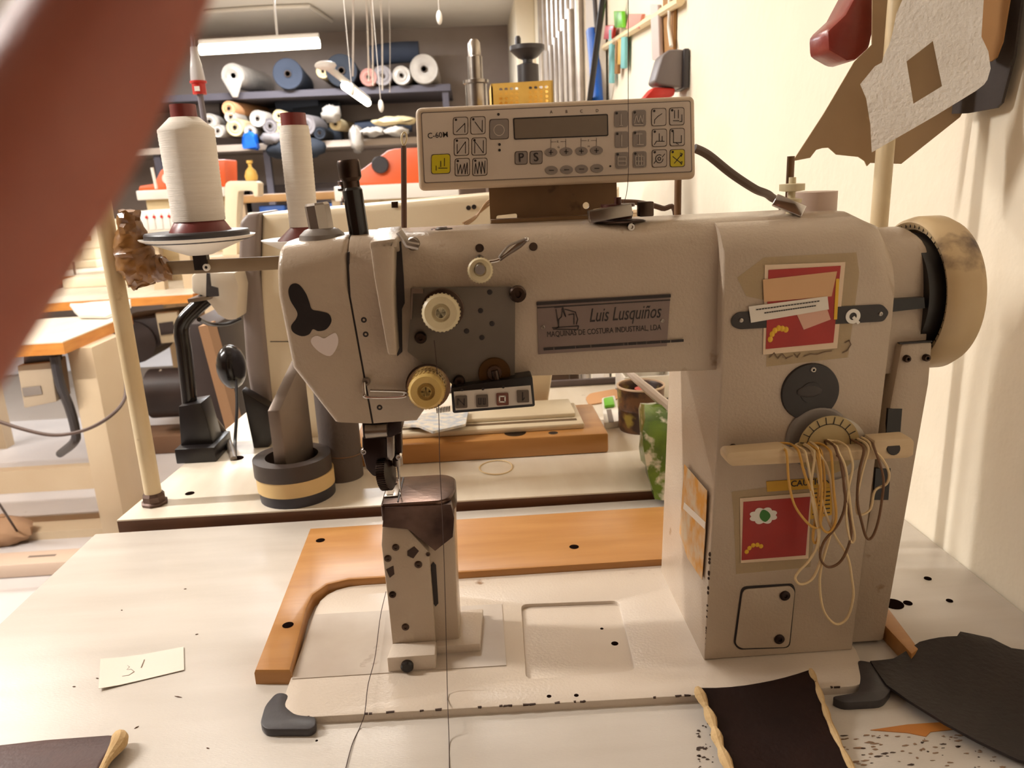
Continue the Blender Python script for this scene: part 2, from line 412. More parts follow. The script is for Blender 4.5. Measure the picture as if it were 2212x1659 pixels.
# end housing, belt cover side plate, bearing
sd = [PY(1948, 742, .632), PY(2016, 738, .632), PY(2008, 830, .632), V((.372, .632, .004)), V((.334, .632, .004))]
G().prism(sd, (0, .12, 0)).bev(.003).out('side_plate', cream, ms)
g = G().prism(rpoly([V((.335, .640, .268)), V((.335, .640, .335)), V((.335, .650, .380)), V((.335, .700, .394)), V((.335, .750, .380)), V((.335, .760, .268))], [.002, .02, .02, .02, .02, .002], 4), (.055, 0, 0))
g.bev(.006, 3, lambda e: min(v.co.x for v in e.verts) > .385, .5)
g.out('end_housing', cream, ms)
strip = [PY(1926, 668, .615), PY(1936, 656, .615), PY(2026, 650, .615), PY(2028, 674, .615), PY(1940, 684, .615)]
G().prism([p+V((0, .020, 0)) for p in strip], (0, .01, 0)).out('belt_slot', black, ms)
for px, py, w_, h_ in ((1934, 915, 15, 32), (1908, 1046, 16, 34)):
    a = poly_y([(px-w_, py-h_), (px+w_, py-h_), (px+w_-5, py+h_), (px-w_-5, py+h_)], .6315); G().prism(a, (0, .003, 0)).out('vent_opening', black, ms)
G().prism(poly_y([(1944, 741), (2014, 736), (2014, 739), (1944, 744)], .6312), (0, .004, 0)).out('seam', ink, ms)
for px, py in ((1957, 774), (1999, 772)): screw(px, py, .632, .0032, ms, steeld)
# handwheel
hc = V((.394, .687, .331))
hwm = mat('handwheel_paint', (206, 182, 142), .4, var=(186, 156, 112), vs=12, dirt=(82, 56, 36), ds=16, dth=.60)
hw = G().lathe([(.012, .012), (.056, .010), (.058, .003), (.0645, .0), (.0675, .003), (.0695, .010), (.0695, .026), (.066, .033), (.055, .037), (.03, .038), (.026, .033), (0, .033)], hc, (1, 0, 0), 64).out('handwheel', hwm, ms)
G().lathe([(.0, -.010), (.055, -.010), (.055, .009), (0, .009)], hc, (1, 0, 0), 40).out('wheel_hub', black, hw)
g = G()
for i in range(54):
    a = 2*PI*i/54; c = hc+V((-.0003, 0, 0))
    d = V((0, math.cos(a), math.sin(a))); r0 = .0600
    g.box(c+d*(r0+.0012)+V((.0014, 0, 0)), (.0008, .0004, .0030), Matrix.Rotation(a-PI/2, 3, 'X'))
g.out('graduation', ink, hw)
# --- post
pm = cream
Yp = .655
def pz(px, py): return PY(px, py, Yp)
fpx = [(826, 1138), (824, 1178), (838, 1300), (853, 1440), (944, 1434), (938, 1340), (926, 1192), (880, 1142)]
g = G().prism(poly_y(fpx, Yp), (0, .012, 0)); g.bev(.0012, 2); g.out('post_cover', cream, ms)
bx = [(830, 1080), (832, 1300), (856, 1436), (992, 1396), (986, 1300), (982, 1150), (981, 1080)]
a = poly_y([(835, 1100), (836, 1200), (858, 1432), (996, 1410), (989, 1300), (984, 1150), (982, 1100)], Yp+.010)
G().prism([V((p.x, p.y, max(p.z, BZ))) for p in a], (0, .050, 0)).bev(.004, 2).out('post', cream, ms)
capm = mat('worn_cap_metal', (120, 96, 84), .26, metal=.85, var=(40, 24, 20), vs=24, vamt=.4, bump=.1, bs=160)
topz = .168
cp1 = rpoly([V((-.0985, Yp-.0015, 0)), V((-.038, Yp-.0015, 0)), V((-.030, Yp+.022, 0)), V((-.031, Yp+.055, 0)), V((-.042, Yp+.066, 0)), V((-.0985, Yp+.066, 0))], [.003, .014, .01, .012, .012, .003], 5)
lowz = .118
g = G().prism([V((p.x, p.y, .152)) for p in cp1], (0, 0, topz-.152)); g.bev(.006, 4, lambda e: min(v.co.z for v in e.verts) > topz-.001); g.out('post_cap', capm, ms)
fr = [(903, 1140), (926, 1190), (985, 1158), (982, 1085), (905, 1085), (835, 1085), (826, 1137), (880, 1141)]
a = poly_y([(826, 1138), (831, 1096), (974, 1090), (981, 1120), (978, 1160), (940, 1190), (882, 1143)], Yp-.0030)
G().prism(a, (0, .058, 0)).out('post_cap_skirt', capm, ms)
G().box(V((-.0905, Yp+.032, topz+.0006)), (.013, .036, .0016)).bev(.0005).out('needle_plate', steel, ms)
G().box(V((-.0915, Yp+.022, topz+.0016)), (.006, .012, .001)).out('feed_dog', chrome, ms)
G().box(V((-.0830, Yp+.032, topz+.0002)), (.0012, .06, .0012)).out('seam', ink, ms)
c = V((-.0905, Yp+.044, topz+.0012)); G().lathe([(0, .001), (.003, .001), (.0034, 0)], c, (0, 0, 1), 14).out('screw', steeld, ms)
for px, py, r in ((855, 1182, .0034), (838, 1206, .0034), (904, 1219, .0036), (848, 1284, .0034), (876, 1354, .0036), (925, 1197, .002)):
    screw(px, py, Yp, r, ms, steeld, dep=.0012)
for q in ([(880, 1190), (895, 1180), (905, 1190), (893, 1206), (880, 1200)], [(834, 1230), (850, 1222), (852, 1240), (842, 1248)]):
    G().prism(poly_y(q, Yp-.0002), (0, -.0003, 0)).out('paint_chip', chip, ms)
G().prism(poly_y(rpoly([V((931, 1216, 0)), V((942, 1214, 0)), V((946, 1308, 0)), V((936, 1310, 0))], 4, 3) and [(931, 1220), (936, 1214), (942, 1220), (947, 1303), (941, 1310), (936, 1303)], Yp+.0096), (0, -.0004, 0)).out('post_slot', ink, ms)
G().prism([V((p.x, p.y, BZ)) for p in (V((-.103, .632, 0)), V((-.058, .632, 0)), V((-.058, .655, 0)), V((-.100, .655, 0)))], (0, 0, .016)).bev(.0015).out('clamp_foot', cream2, ms)
G().prism([V((p.x, p.y, BZ)) for p in (V((-.06, .655, 0)), V((-.016, .655, 0)), V((-.012, .718, 0)), V((-.06, .718, 0)))], (0, 0, .009)).bev(.0015).out('post_flange', cream2, ms)
c = PY(880, 1437, .632); G().lathe([(0, -.002), (.006, -.002), (.006, .003), (.0045, .005), (0, .005)], c, (0, -1, 0), 18).out('clamp_bolt', blackm, ms)
# --- presser foot, needle bar, roller foot
hx = PY(822, 930, .66).x
footm = mat('foot_casting', (40, 24, 20), .28, metal=.6)
G().prism(poly_y([(781, 905), (868, 900), (868, 935), (845, 946), (784, 950)], .650), (0, .035, 0)).bev(.002).out('presser_bracket', footm, ms)
G().tube([(hx+.012, .668, .30), (hx+.012, .668, .20)], .0046, 14).out('needle_bar', steel, ms)
G().tube([(hx+.012, .668, .20), (hx+.012, .668, .1685)], [.0014, .0005], 8).out('needle', chrome, ms)
G().tube([(hx-.010, .676, .30), (hx-.010, .676, .21)], .0052, 14).out('presser_bar', steeld, ms)
G().cyl(PY(790, 932, .646), (1, 0, 0), .0062, .019, 18).out('clamp_cylinder', steel, ms)
G().prism(poly_y([(781, 942), (838, 945), (840, 990), (834, 1010), (822, 1034), (804, 1030), (790, 1014), (782, 985)], .657), (0, .022, 0)).bev(.003, 2).out('foot_holder', footm, ms)
G().prism(poly_y([(834, 930), (852, 928), (853, 985), (846, 996), (836, 992)], .655), (0, .008, 0)).bev(.001).out('foot_slide', steel, ms)
G().prism(poly_y([(853, 925), (866, 922), (868, 985), (858, 998), (853, 996)], .660), (0, .014, 0)).bev(.002).out('foot_guide', footm, ms)
rc = PY(834, 1022, .660)
G().lathe([(0, -.0045), (.012, -.0045), (.0150, -.004), (.0155, 0), (.0150, .004), (.012, .0045), (0, .0045)], rc, (1, -.22, .12), 40).out('roller_foot', footm, ms)
g = G(); ax_ = V((1, -.22, .12)).normalized(); q_ = ax_.to_track_quat('Z', 'Y').to_matrix()
for i in range(48):
    aa = 2*PI*i/48; g.box(rc+q_ @ V((.0155*math.cos(aa), .0155*math.sin(aa), 0)), (.0008, .0008, .008), q_ @ Matrix.Rotation(aa, 3, 'Z'))
g.out('roller_teeth', steeld, ms)
for px, py in ((787, 972), (862, 983)): screw(px, py, .660, .003, ms, chrome, 'thumb_screw', .006)
# --- take-up guard
tg = [(798, 522), (856, 514), (852, 530), (850, 620), (853, 690), (858, 768), (838, 768), (824, 690), (808, 600)]
G().prism(poly_y(tg, .607), (0, .024, 0)).bev(.002, 2).out('take_up_guard', cream, ms)
ga, gb_ = PY(798, 523, .607), PY(856, 515, .607); gz = AZ+.004
G().prism([ga, V((ga.x, .664, gz)), V((ga.x, .664, gz-.006)), V((ga.x, .632, ga.z-.012)), V((ga.x, .607, ga.z-.006))], (gb_.x-ga.x, 0, .001)).bev(.0015).out('guard_top', cream, ms)
G().prism(poly_y([(852, 532), (866, 520), (872, 600), (874, 655), (868, 668), (869, 760), (858, 770), (852, 690)], .6285), (0, .003, 0)).out('take_up_slot', ink, ms)
G().tube(poly_y([(862, 500), (870, 512), (880, 528), (905, 533)], .612), .003, 8).out('guard_hook', steel, ms)
screw(893, 526, .632, .0055, ms, steel, dep=.006)
# wire thread guide
G().tube(cr(poly_y([(786, 825), (788, 848), (793, 858), (868, 857), (874, 850), (870, 845), (800, 843)], .624), 5), .0013, 8).out('wire_guide', chrome, ms)
screw(792, 823, .629, .0034, ms, steel)
for px, py in ((786, 691), (790, 722), (820, 880)): screw(px, py, .6302, .0024, ms, ink, 'hole', .0004)
# --- tension plate
tpm = mat('tension_plate', (120, 110, 98), .42, metal=.4, var=(104, 94, 84), vs=14)
tp = rpoly([V((887, 622, 0)), V((1108, 620, 0)), V((1113, 640, 0)), V((1112, 828, 0)), V((985, 836, 0)), V((880, 760, 0)), V((886, 690, 0))], [3, 8, 4, 14, 4, 4, 4], 4)
tpo = G().prism([PY(p.x, p.y, .6235) for p in tp], (0, .0045, 0)).out('tension_plate', tpm, ms)
G().prism([PY(a, b, .615) for a, b in ((889, 622), (914, 626), (914, 634), (892, 634), (890, 690), (886, 690))], (0, .009, 0)).out('plate_flange', steel, ms)
for px, py, r in ((1118, 634, .007), (909, 728, .005), (992, 822, .005)):
    screw(px, py, .6235, r, ms, steeld, dep=.005)
for px, py in ((1058, 631), (1038, 671), (1063, 699), (1008, 715), (1041, 729)): screw(px, py, .6236, .0022, tpo, ink, 'hole', .0004)
def knob(px, py, y, r, h, parent, name, m_, n=30):
    c = PY(px, py, y); g = G(); prof = [(0, h), (r*.28, h), (r*.30, h*.8), (r*.45, h*.8), (r*.5, h*.96), (r*.86, h), (r, h*.85), (r, h*.1), (r*.9, 0)]
    g.lathe(prof, c, (0, -1, .12), 60)
    for v in g.bm.verts: pass
    o = g.out(name, m_, parent)
    g = G(); ax = V((0, -1, .12)).normalized(); q = ax.to_track_quat('Z', 'Y').to_matrix()
    for i in range(n):
        a = 2*PI*i/n; p = c+q @ V((r*math.cos(a), r*math.sin(a), h*.48)); g.box(p, (.0012, .0012, h*.66), q @ Matrix.Rotation(a, 3, 'Z'))
    g.out('knurling', m_, o)
    G().lathe([(0, h*1.0), (r*.27, h*1.0), (r*.27, h*.7)], c, ax, 16).out('knob_screw', steeld, o)
    return o
G().lathe([(.004, 0), (.0165, 0), (.0172, .002), (.012, .004), (.0165, .006), (.004, .008)], PY(957, 668, .6235), (0, -1, .1), 30).out('tension_disc', steeld, ms)
knob(954, 674, .612, .0148, .017, ms, 'tension_knob', ivory)
G().lathe([(.004, 0), (.0180, 0), (.0185, .003), (.012, .005), (.0175, .008), (.004, .009)], PY(925, 832, .6235), (0, -1, .1), 30).out('tension_disc', steeld, ms)
G().lathe([(.014, 0), (.0178, 0), (.0178, .003), (.014, .003)], PY(926, 836, .612), (0, -1, .1), 30).out('chrome_ring', chrome, ms)
knob(924, 838, .606, .0142, .022, ms, 'tension_knob', mat('yellowed_plastic', (214, 184, 116), .3, var=(190, 154, 84), vs=30))
G().tube([PY(1036, 560, .63), PY(1037, 583, .60)], .004, 12).out('tension_post', steel, ms)
knob(1037, 584, .618, .0098, .013, ms, 'small_tension_knob', ivory, 26)
G().tube(cr(poly_y([(1055, 566), (1080, 560), (1110, 535), (1138, 517)], .62), 5), .0014, 8).out('lever_wire', chrome, ms)
G().tube(cr(poly_y([(1078, 556), (1098, 532), (1120, 522), (1138, 517), (1125, 532), (1100, 548), (1080, 562)], .619), 5), .0010, 8).out('lever_loop', steel, ms)
G().ball(PY(1138, 517, .62), .0022).out('lever_tip', chrome, ms)
amb = mat('amber_plastic', (86, 54, 14), .25, alpha=.7)
G().lathe([(0, .002), (.013, .002), (.0135, 0), (0, 0)], PY(1068, 806, .623), (0, -1, 0), 30).out('amber_disc', amb, ms)
G().tube(poly_y([(1068, 800), (1076, 838)], .618), .003, 10).out('amber_pin', steeld, ms)
G().cyl(PY(1068, 803, .623), (0, -1, 0), .006, .005, 18).out('amber_hub', mat('amber_dark', (66, 38, 14), .4), ms)
for px, py in ((1036, 536), (1152, 533), (850, 437), (1155, 558)):
    if py < 500: continue
    G().lathe([(0, .001), (.0034, .001), (.0036, 0)], PY(px, py, .6325), (0, -1, .5), 14).out('plug', steeld if py < 550 else ink, ms)
# --- push-button strip under the arm
bh = G().prism(rpoly(poly_y([(974, 838), (1150, 812), (1156, 878), (978, 893)], .612), .002, 3), (0, .02, 0)).bev(.0015).out('button_box', black, ms)
G().prism(poly_y([(980, 846), (1146, 832), (1150, 872), (984, 886)], .6115), (0, -.0008, 0)).out('button_face', mat('button_foil', (206, 194, 180), .5), bh)
bq = mat('button_dark', (96, 82, 70), .5)
for i, (px, py) in enumerate(((996, 868), (1041, 866), (1085, 862), (1129, 856))):
    q = poly_y([(px-13, py-13), (px+13, py-14), (px+14, py+12), (px-12, py+13)], .6107)
    G().prism(rpoly(q, .001, 3), (0, -.0015, 0)).out('push_button', bq if i != 2 else mat('button_red', (112, 62, 48), .5), bh)
    g = G()
    P_ = lambda a, b: PY(px+a, py+b, .6092)
    [lambda: stroke(g, [P_(-7, 7), P_(-7, -7), P_(7, 7), P_(7, -7)], .0006),
     lambda: (stroke(g, [P_(-7, -6), P_(-7, 7), P_(-2, 7), P_(-2, -6)], .0006), stroke(g, [P_(3, -6), P_(3, 7), P_(7, 7), P_(7, -6)], .0006)),
     lambda: stroke(g, [P_(-6, -6), P_(-6, 6), P_(6, 6), P_(6, -6), P_(-6, -6)], .001),
     lambda: stroke(g, [P_(0, -8), P_(0, 8), P_(4, 3)], .0008)][i]()
    g.out('button_symbol', ink if i != 2 else white, bh)
    G().cyl(PY(px+2, py-26, .611), (0, -1, 0), .0012, .0004, 10).out('indicator_dot', ink, bh)
g = G()
for i in range(9): g.lathe([(.0022, -.0004), (.0026, 0), (.0022, .0004)], PY(944+i*3.4, 887-i*.5, .622), (1, 0, 0), 12)
g.out('cable_spring', steel, ms)
# --- things on top of the arm
G().lathe([(0, 0), (.0195, 0), (.0185, .005), (.014, .009), (.011, .010), (0, .010)], V((-.128, .668, AZ-.004)), (0, 0, 1), 30).out('knob_flange', greypaint, ms)
G().lathe([(0, 0), (.0105, 0), (.0105, .020), (.009, .022), (0, .022)], V((-.128, .668, AZ+.005)), (-.08, 0, 1), 8).out('pressure_knob', steel, ms)
G().lathe([(0, -.01), (.0082, -.01), (.0082, .036), (.0068, .038), (0, .038)], V((-.096, .662, AZ)), (-.06, 0, 1), 24).out('dial_rod', blackm, ms)
G().lathe([(0, .037), (.0068, .037), (.0068, .043), (.0092, .046), (.0094, .058), (.0085, .060), (.0045, .060), (.004, .056), (0, .056)], V((-.096, .662, AZ)), (-.06, 0, 1), 24).out('dial_head', steeld, ms)
G().lathe([(0, .0008), (.009, .0008), (.0095, 0)], V((-.027, .672, AZ)), (0, 0, 1), 22).out('oil_cap', steeld, ms)
G().lathe([(0, .002), (.0045, .002), (.005, 0)], V((-.027, .672, AZ)), (0, 0, 1), 22).out('oil_cap_knob', greypaint, ms)
# bobbin winder
bw = V((.118, .660, AZ))
G().lathe([(0, .0010), (.022, .0010), (.024, 0)], bw+V((.005, .004, 0)), (0, 0, 1), 34).out('winder_recess', mat('winder_dark', (70, 48, 36), .6), ms)
G().lathe([(0, 0), (.012, 0), (.013, .004), (.013, .006), (.004, .006), (.004, .010), (.0145, .010), (.0145, .0125), (.003, .0125), (.003, .018), (0, .018)], bw+V((.006, .008, .002)), (0, 0, 1), 28).out('bobbin_winder', mat('winder_red_brown', (74, 34, 24), .35, metal=.4), ms)
G().box(bw+V((-.004, -.010, .008)), (.036, .010, .010), Matrix.Rotation(-.12, 3, 'Y')).bev(.001).out('winder_lever', steel, ms)
G().box(bw+V((.026, -.009, .010)), (.012, .012, .012)).bev(.001).out('winder_clamp', steeld, ms)
screw(1362, 490, .643, .0035, ms, chrome)
# thread guide further right
tgx = V((.268, .655, AZ))
G().box(tgx+V((-.002, -.004, .007)), (.026, .009, .010), Matrix.Rotation(.45, 3, 'Y') @ Matrix.Rotation(-.3, 3, 'Z')).bev(.001).out('top_thread_guide', chrome, ms)
G().lathe([(0, 0), (.004, 0), (.004, .008), (.0085, .009), (.0085, .012), (.003, .013), (.003, .018), (.0105, .019), (.0105, .0245), (.003, .025), (.003, .030), (0, .030)], tgx+V((.004, .006, 0)), (0, 0, 1), 24).out('top_tension_post', ivory, ms)
G().cyl(V((.307, .700, AZ-.004)), (0, 0, 1), .0215, .020, 34).out('winder_housing', mat('winder_housing_paint', (196, 172, 156), .45), ms)
G().cyl(V((.300, .735, AZ-.004)), (0, 0, 1), .0035, .052, 12).out('bobbin_pin', mat('brown_pin', (112, 78, 44), .5), ms)
G().cyl(V((.200, .760, AZ-.03)), (0, 0, 1), .0035, .066, 12).out('bobbin_pin', mat('brown_pin', (112, 78, 44), .5), ms)
# thread stand antenna
G().tube([PY(873, 500, .735), PY(872, 315, .735)], .0026, 10).out('antenna', mat('antenna_brown', (96, 70, 56), .4, metal=.5), ms)
G().tube(cr([PY(a, b, .735) for a, b in ((872, 316), (868, 305), (868, 292), (873, 286), (878, 292), (877, 305), (873, 314))], 4, True), .0009, 6, True).out('thread_eye', ivory, ms)
# --- name plate
npl = [(1160, 651), (1448, 634), (1440, 747), (1163, 765)]
plate = G().prism(poly_y(npl, YF-.0002), (0, -.0008, 0)).out('name_plate', mat('name_plate_metal', (138, 120, 112), .35, metal=.3, var=(122, 104, 96), vs=10), ms)
Yn = YF-.0012
stroke(G(), poly_y([(1161, 656), (1447, 639)], Yn), .0026).out('plate_band', ink, plate)
stroke(G(), poly_y([(1161, 665), (1447, 648)], Yn), .0008).out('plate_line', ink, plate)
xd = (PY(1440, 747, Yn)-PY(1163, 765, Yn))
xd = V((xd.x, 0, xd.z))
upv = (0, 0, 1)
text('Luis Lusqui\u00f1os', .0165, PY(1272, 683, Yn), ink, plate, xd, upv, 0.30, width=.62)
text('MAQUINAS DE COSTURA INDUSTRIAL, LDA', .0066, PY(1181, 723, Yn), ink, plate, xd, upv, width=.74)
text('RUA DA INDUSTRIA - BRAGA - LOJA/OFICINA - Tel. 253 000 000', .0042, PY(1176, 753, Yn), ink, plate, xd, upv, bold=.0001, width=.80) if False else None
g = G()
xx = 1176
for wdt in (18, 42, 28, 66, 4, 14, 16, 26, 16, 24):
    stroke(g, [PY(xx, 754-(xx-1176)*.062, Yn), PY(xx+wdt, 754-(xx+wdt-1176)*.062, Yn)], .0022); xx += wdt+5
g.out('small_print', ink, plate)
g = G()
for pl in ([(1198, 664), (1216, 663), (1213, 684), (1207, 690), (1207, 706), (1201, 668)], [(1216, 664), (1222, 684), (1214, 668)], [(1220, 668), (1243, 674), (1248, 690), (1245, 700)], [(1228, 680), (1240, 678), (1240, 700)],
           [(1193, 708), (1250, 704)], [(1195, 711), (1248, 712), (1250, 705)], [(1207, 706), (1200, 710)]):
    stroke(g, poly_y(pl, Yn), .0007)
g.out('machine_logo', ink, plate)
for px, py in ((1173, 707), (1431, 693)): screw(px, py, Yn, .0016, plate, steel, 'rivet', .0008)
# --- painted marks on the face plate
G().prism([PY(p.x, p.y, YF-.0001) for p in cr([V((a, b, 0)) for a, b in ((630, 614), (645, 614), (660, 632), (668, 652), (674, 668), (690, 672), (710, 678), (716, 694), (705, 711), (688, 715), (676, 711), (668, 722), (652, 726), (634, 718), (629, 704), (640, 688), (642, 674), (628, 650), (623, 628))], 4, True)], (0, -.0004, 0)).out('black_blob_mark', mat('black_vinyl', (24, 14, 12), .5), ms, label='black rounded vinyl mark on face plate')
G().prism([PY(p.x, p.y, YF-.0001) for p in cr([V((a, b, 0)) for a, b in ((700, 731), (712, 724), (725, 719), (731, 734), (727, 752), (713, 769), (690, 760), (673, 742), (674, 730), (686, 725))], 3, True)], (0, -.0005, 0)).out('heart_sticker', mat('heart_white', (226, 212, 206), .5), ms, label='small white heart sticker')
# --- column details
Yk = YC-.0003
bs = rpoly([V((1578, 688, 0)), V((1592, 674, 0)), V((1905, 657, 0)), V((1920, 674, 0)), V((1908, 694, 0)), V((1595, 711, 0)), V((1580, 704, 0))], 8, 4)
bst = G().prism([PY(p.x, p.y, Yk) for p in bs], (0, -.001, 0)).out('black_label_strip', mat('label_black', (44, 36, 34), .45), ms)
G().lathe([(.0032, 0), (.0032, .0008), (.0062, .0008), (.0062, 0)], PY(1842, 683, Yk-.001), (0, -1, 0), 24).out('ring_logo', white, bst)
stroke(G(), [PY(1844, 686, Yk-.0012), PY(1854, 697, Yk-.0012)], .0025).out('ring_logo_tail', white, bst)
for px, py in ((1601, 692), (1902, 678)): screw(px, py, Yk-.001, .0018, bst, steel, 'rivet', .0008)
# upper sticker, tape and paper slip
tape = mat('yellowed_tape', (206, 176, 122), .3, alpha=.26)
G().prism(poly_y([(1592, 600), (1650, 556), (1850, 545), (1856, 590), (1832, 772), (1655, 792), (1660, 650), (1612, 640)], Yk), (0, -.0002, 0)).out('old_tape', tape, ms)
st = G().prism(poly_y([(1652, 572), (1826, 566), (1808, 752), (1648, 766)], Yk-.0003), (0, -.0004, 0)).out('upper_sticker', mat('sticker_white', (226, 200, 170), .45), ms, label='taped red sticker on upper column')
G().prism(poly_y([(1660, 583), (1816, 574), (1800, 740), (1654, 754)], Yk-.0008), (0, -.0003, 0)).out('sticker_print', redm, st)
G().prism(poly_y([(1648, 604), (1808, 586), (1796, 640), (1650, 652)], Yk-.0012), (0, -.0004, 0)).out('kraft_paper', mat('kraft_pale', (212, 168, 124), .7), st)
G().prism(poly_y([(1712, 660), (1780, 648), (1794, 690), (1736, 712)], Yk-.0012), (0, -.0004, 0)).out('peach_paper', mat('peach_paper', (216, 170, 148), .7), st)
sl = G().prism(poly_y([(1617, 662), (1787, 640), (1790, 668), (1622, 697)], Yk-.0018), (0, -.0006, 0)).out('paper_slip', paper, st, label='white paper slip with two printed lines')
g = G()
for (a, b, c_, d) in ((1634, 669, 1772, 650), (1652, 676, 1764, 660)):
    n = 22
    for i in range(n):
        t0, t1 = i/n, (i+.55)/n
        stroke(g, [PY(a+(c_-a)*t0, b+(d-b)*t0, Yk-.0026), PY(a+(c_-a)*t1, b+(d-b)*t1, Yk-.0026)], .0009, .0002)
g.out('slip_lettering', ink, sl) if False else g.out('slip_lettering', ink, st)
yl = mat('yellow_print', (226, 176, 40), .5)
for i, (px, py) in enumerate(((1664, 733), (1668, 722), (1674, 714), (1682, 709), (1690, 710), (1698, 712))):
    G().ball(PY(px, py, Yk-.0011), (.0022, .0005, .0026), 8).out('yellow_letter', yl, st)
G().prism(poly_y([(1806, 602), (1813, 602), (1808, 690), (1801, 690)], Yk-.0013), (0, -.0002, 0)).out('yellow_bar', yl, st)
g = G()
for pl in ([(1662, 772), (1672, 762), (1680, 774), (1690, 764), (1698, 774), (1712, 768)], [(1716, 764), (1722, 772), (1728, 763)], [(1736, 770), (1750, 764), (1764, 766), (1780, 760), (1796, 758)], [(1826, 740), (1834, 735), (1838, 744), (1830, 757), (1820, 762)]):
    stroke(g, poly_y(pl, Yk-.0006), .0007)
g.out('pen_scribble', mat('pen_grey', (110, 86, 66), .6), ms)
# black cover disc
bd = G().lathe([(0, .0035), (.009, .0035), (.0092, .0028), (.021, .0028), (.0245, .0024), (.0252, 0)], PY(1749, 846, YC), (0, -1, 0), 44).out('cover_disc', mat('disc_black', (40, 33, 32), .42), ms, label='round black cover disc')
G().ball(PY(1749, 846, YC-.0034), (.011, .0008, .005), 16).out('disc_emblem', mat('disc_emblem', (58, 50, 48), .5), bd)
screw(1756, 798, YC-.002, .0024, bd, steel, dep=.002)
# stitch dial
di = G().lathe([(0, .012), (.024, .012), (.0285, .010), (.0285, 0)], PY(1790, 962, YC), (0, -1, 0), 44).out('stitch_dial', mat('dial_rim', (170, 160, 146), .35, metal=.5), ms)
G().lathe([(0, .0005), (.0265, .0005), (.0265, 0)], PY(1790, 962, YC-.012), (0, -1, 0), 44).out('dial_face', mat('dial_yellow', (190, 168, 120), .45, var=(172, 148, 98), vs=40), di)
g = G(); dc = PY(1790, 962, YC-.0128)
for i in range(10):
    a = PI*(.05+.1*i); d = V((math.cos(a), 0, math.sin(a))); stroke(g, [dc+d*.019, dc+d*.025], .0007, .0002)
stroke(g, [dc+V((math.cos(PI*i/16), 0, math.sin(PI*i/16)))*.019 for i in range(17)], .0006, .0002)
g.out('dial_marks', ink, di)
G().lathe([(0, .004), (.026, .004), (.028, .002), (.028, 0)], PY(1765, 944, YC), (0, -1, 0), 40).out('dial_backplate', greypaint, ms)
# lower sticker group
ca = G().prism(poly_y([(1655, 1040), (1800, 1030), (1800, 1052), (1657, 1062)], Yk), (0, -.0004, 0)).out('caution_label', mat('caution_yellow', (206, 158, 40), .5), ms)
text('CAUTION', .0078, PY(1708, 1046, Yk-.0006), ink, ca, (1, 0, .03), upv, bold=.0001)
cl = G().prism(poly_y([(1752, 1058), (1802, 1052), (1796, 1112), (1748, 1122)], Yk-.0001), (0, -.0004, 0)).out('warning_label', mat('caution_yellow', (206, 158, 40), .5), ms)
g = G()
for i in range(6): stroke(g, poly_y([(1756, 1066+i*9), (1792, 1062+i*9)], Yk-.0007), .0011, .0002)
g.out('warning_print', ink, cl)
G().prism(poly_y([(1580, 1062), (1760, 1040), (1770, 1090), (1750, 1225), (1590, 1240), (1585, 1120)], Yk), (0, -.0002, 0)).out('old_tape', tape, ms)
s2 = G().prism(poly_y([(1598, 1076), (1752, 1064), (1746, 1206), (1600, 1216)], Yk-.0003), (0, -.0004, 0)).out('lower_sticker', mat('sticker_white', (226, 200, 170), .45), ms, label='red square sticker with white cloud and green leaf')
G().prism(poly_y([(1606, 1084), (1750, 1073), (1740, 1199), (1602, 1210)], Yk-.0008), (0, -.0003, 0)).out('sticker_print', redm, s2)
cloud = [V((1649+(26+5*abs(math.sin(4*t)))*math.cos(t), 1114+(14.5+4*abs(math.sin(4*t)))*math.sin(t)-.06*28*math.cos(t), 0)) for t in [2*PI*i/64 for i in range(64)]]
G().prism([PY(p.x, p.y, Yk-.0012) for p in cloud], (0, -.0003, 0)).out('cloud_print', white, s2)
leaf = cr([V((a, b, 0)) for a, b in ((1641, 1112), (1648, 1101), (1660, 1106), (1664, 1116), (1654, 1127), (1644, 1122))], 3, True)
G().prism([PY(p.x, p.y, Yk-.0016) for p in leaf], (0, -.0003, 0)).out('leaf_print', mat('leaf_green', (54, 120, 40), .5), s2)
for px, py in ((1613, 1192), (1619, 1184), (1627, 1178), (1636, 1177), (1644, 1180)):
    G().ball(PY(px, py, Yk-.0011), (.0020, .0005, .0022), 8).out('yellow_letter', yl, s2)
# access cover with two screws
ac = rpoly([V((1604, 1272, 0)), V((1706, 1264, 0)), V((1716, 1275, 0)), V((1703, 1396, 0)), V((1600, 1399, 0)), V((1588, 1390, 0))], 12, 4)
acx = G().prism([PY(p.x, p.y, YC-.0002) for p in rpoly([V((1601, 1267, 0)), V((1712, 1260, 0)), V((1718, 1273, 0)), V((1706, 1399, 0)), V((1596, 1403, 0)), V((1584, 1390, 0))], 12, 4)], (0, -.0004, 0)).out('cover_gap', ink, ms)
acc = G().prism([PY(p.x, p.y, YC-.0004) for p in ac], (0, -.0018, 0)).bev(.0007).out('access_cover', cream, ms)
for px, py in ((1695, 1286), (1683, 1380)): screw(px, py, YC-.002, .0048, acc, mat('screw_dark', (44, 26, 22), .4, metal=.5), dep=.002)
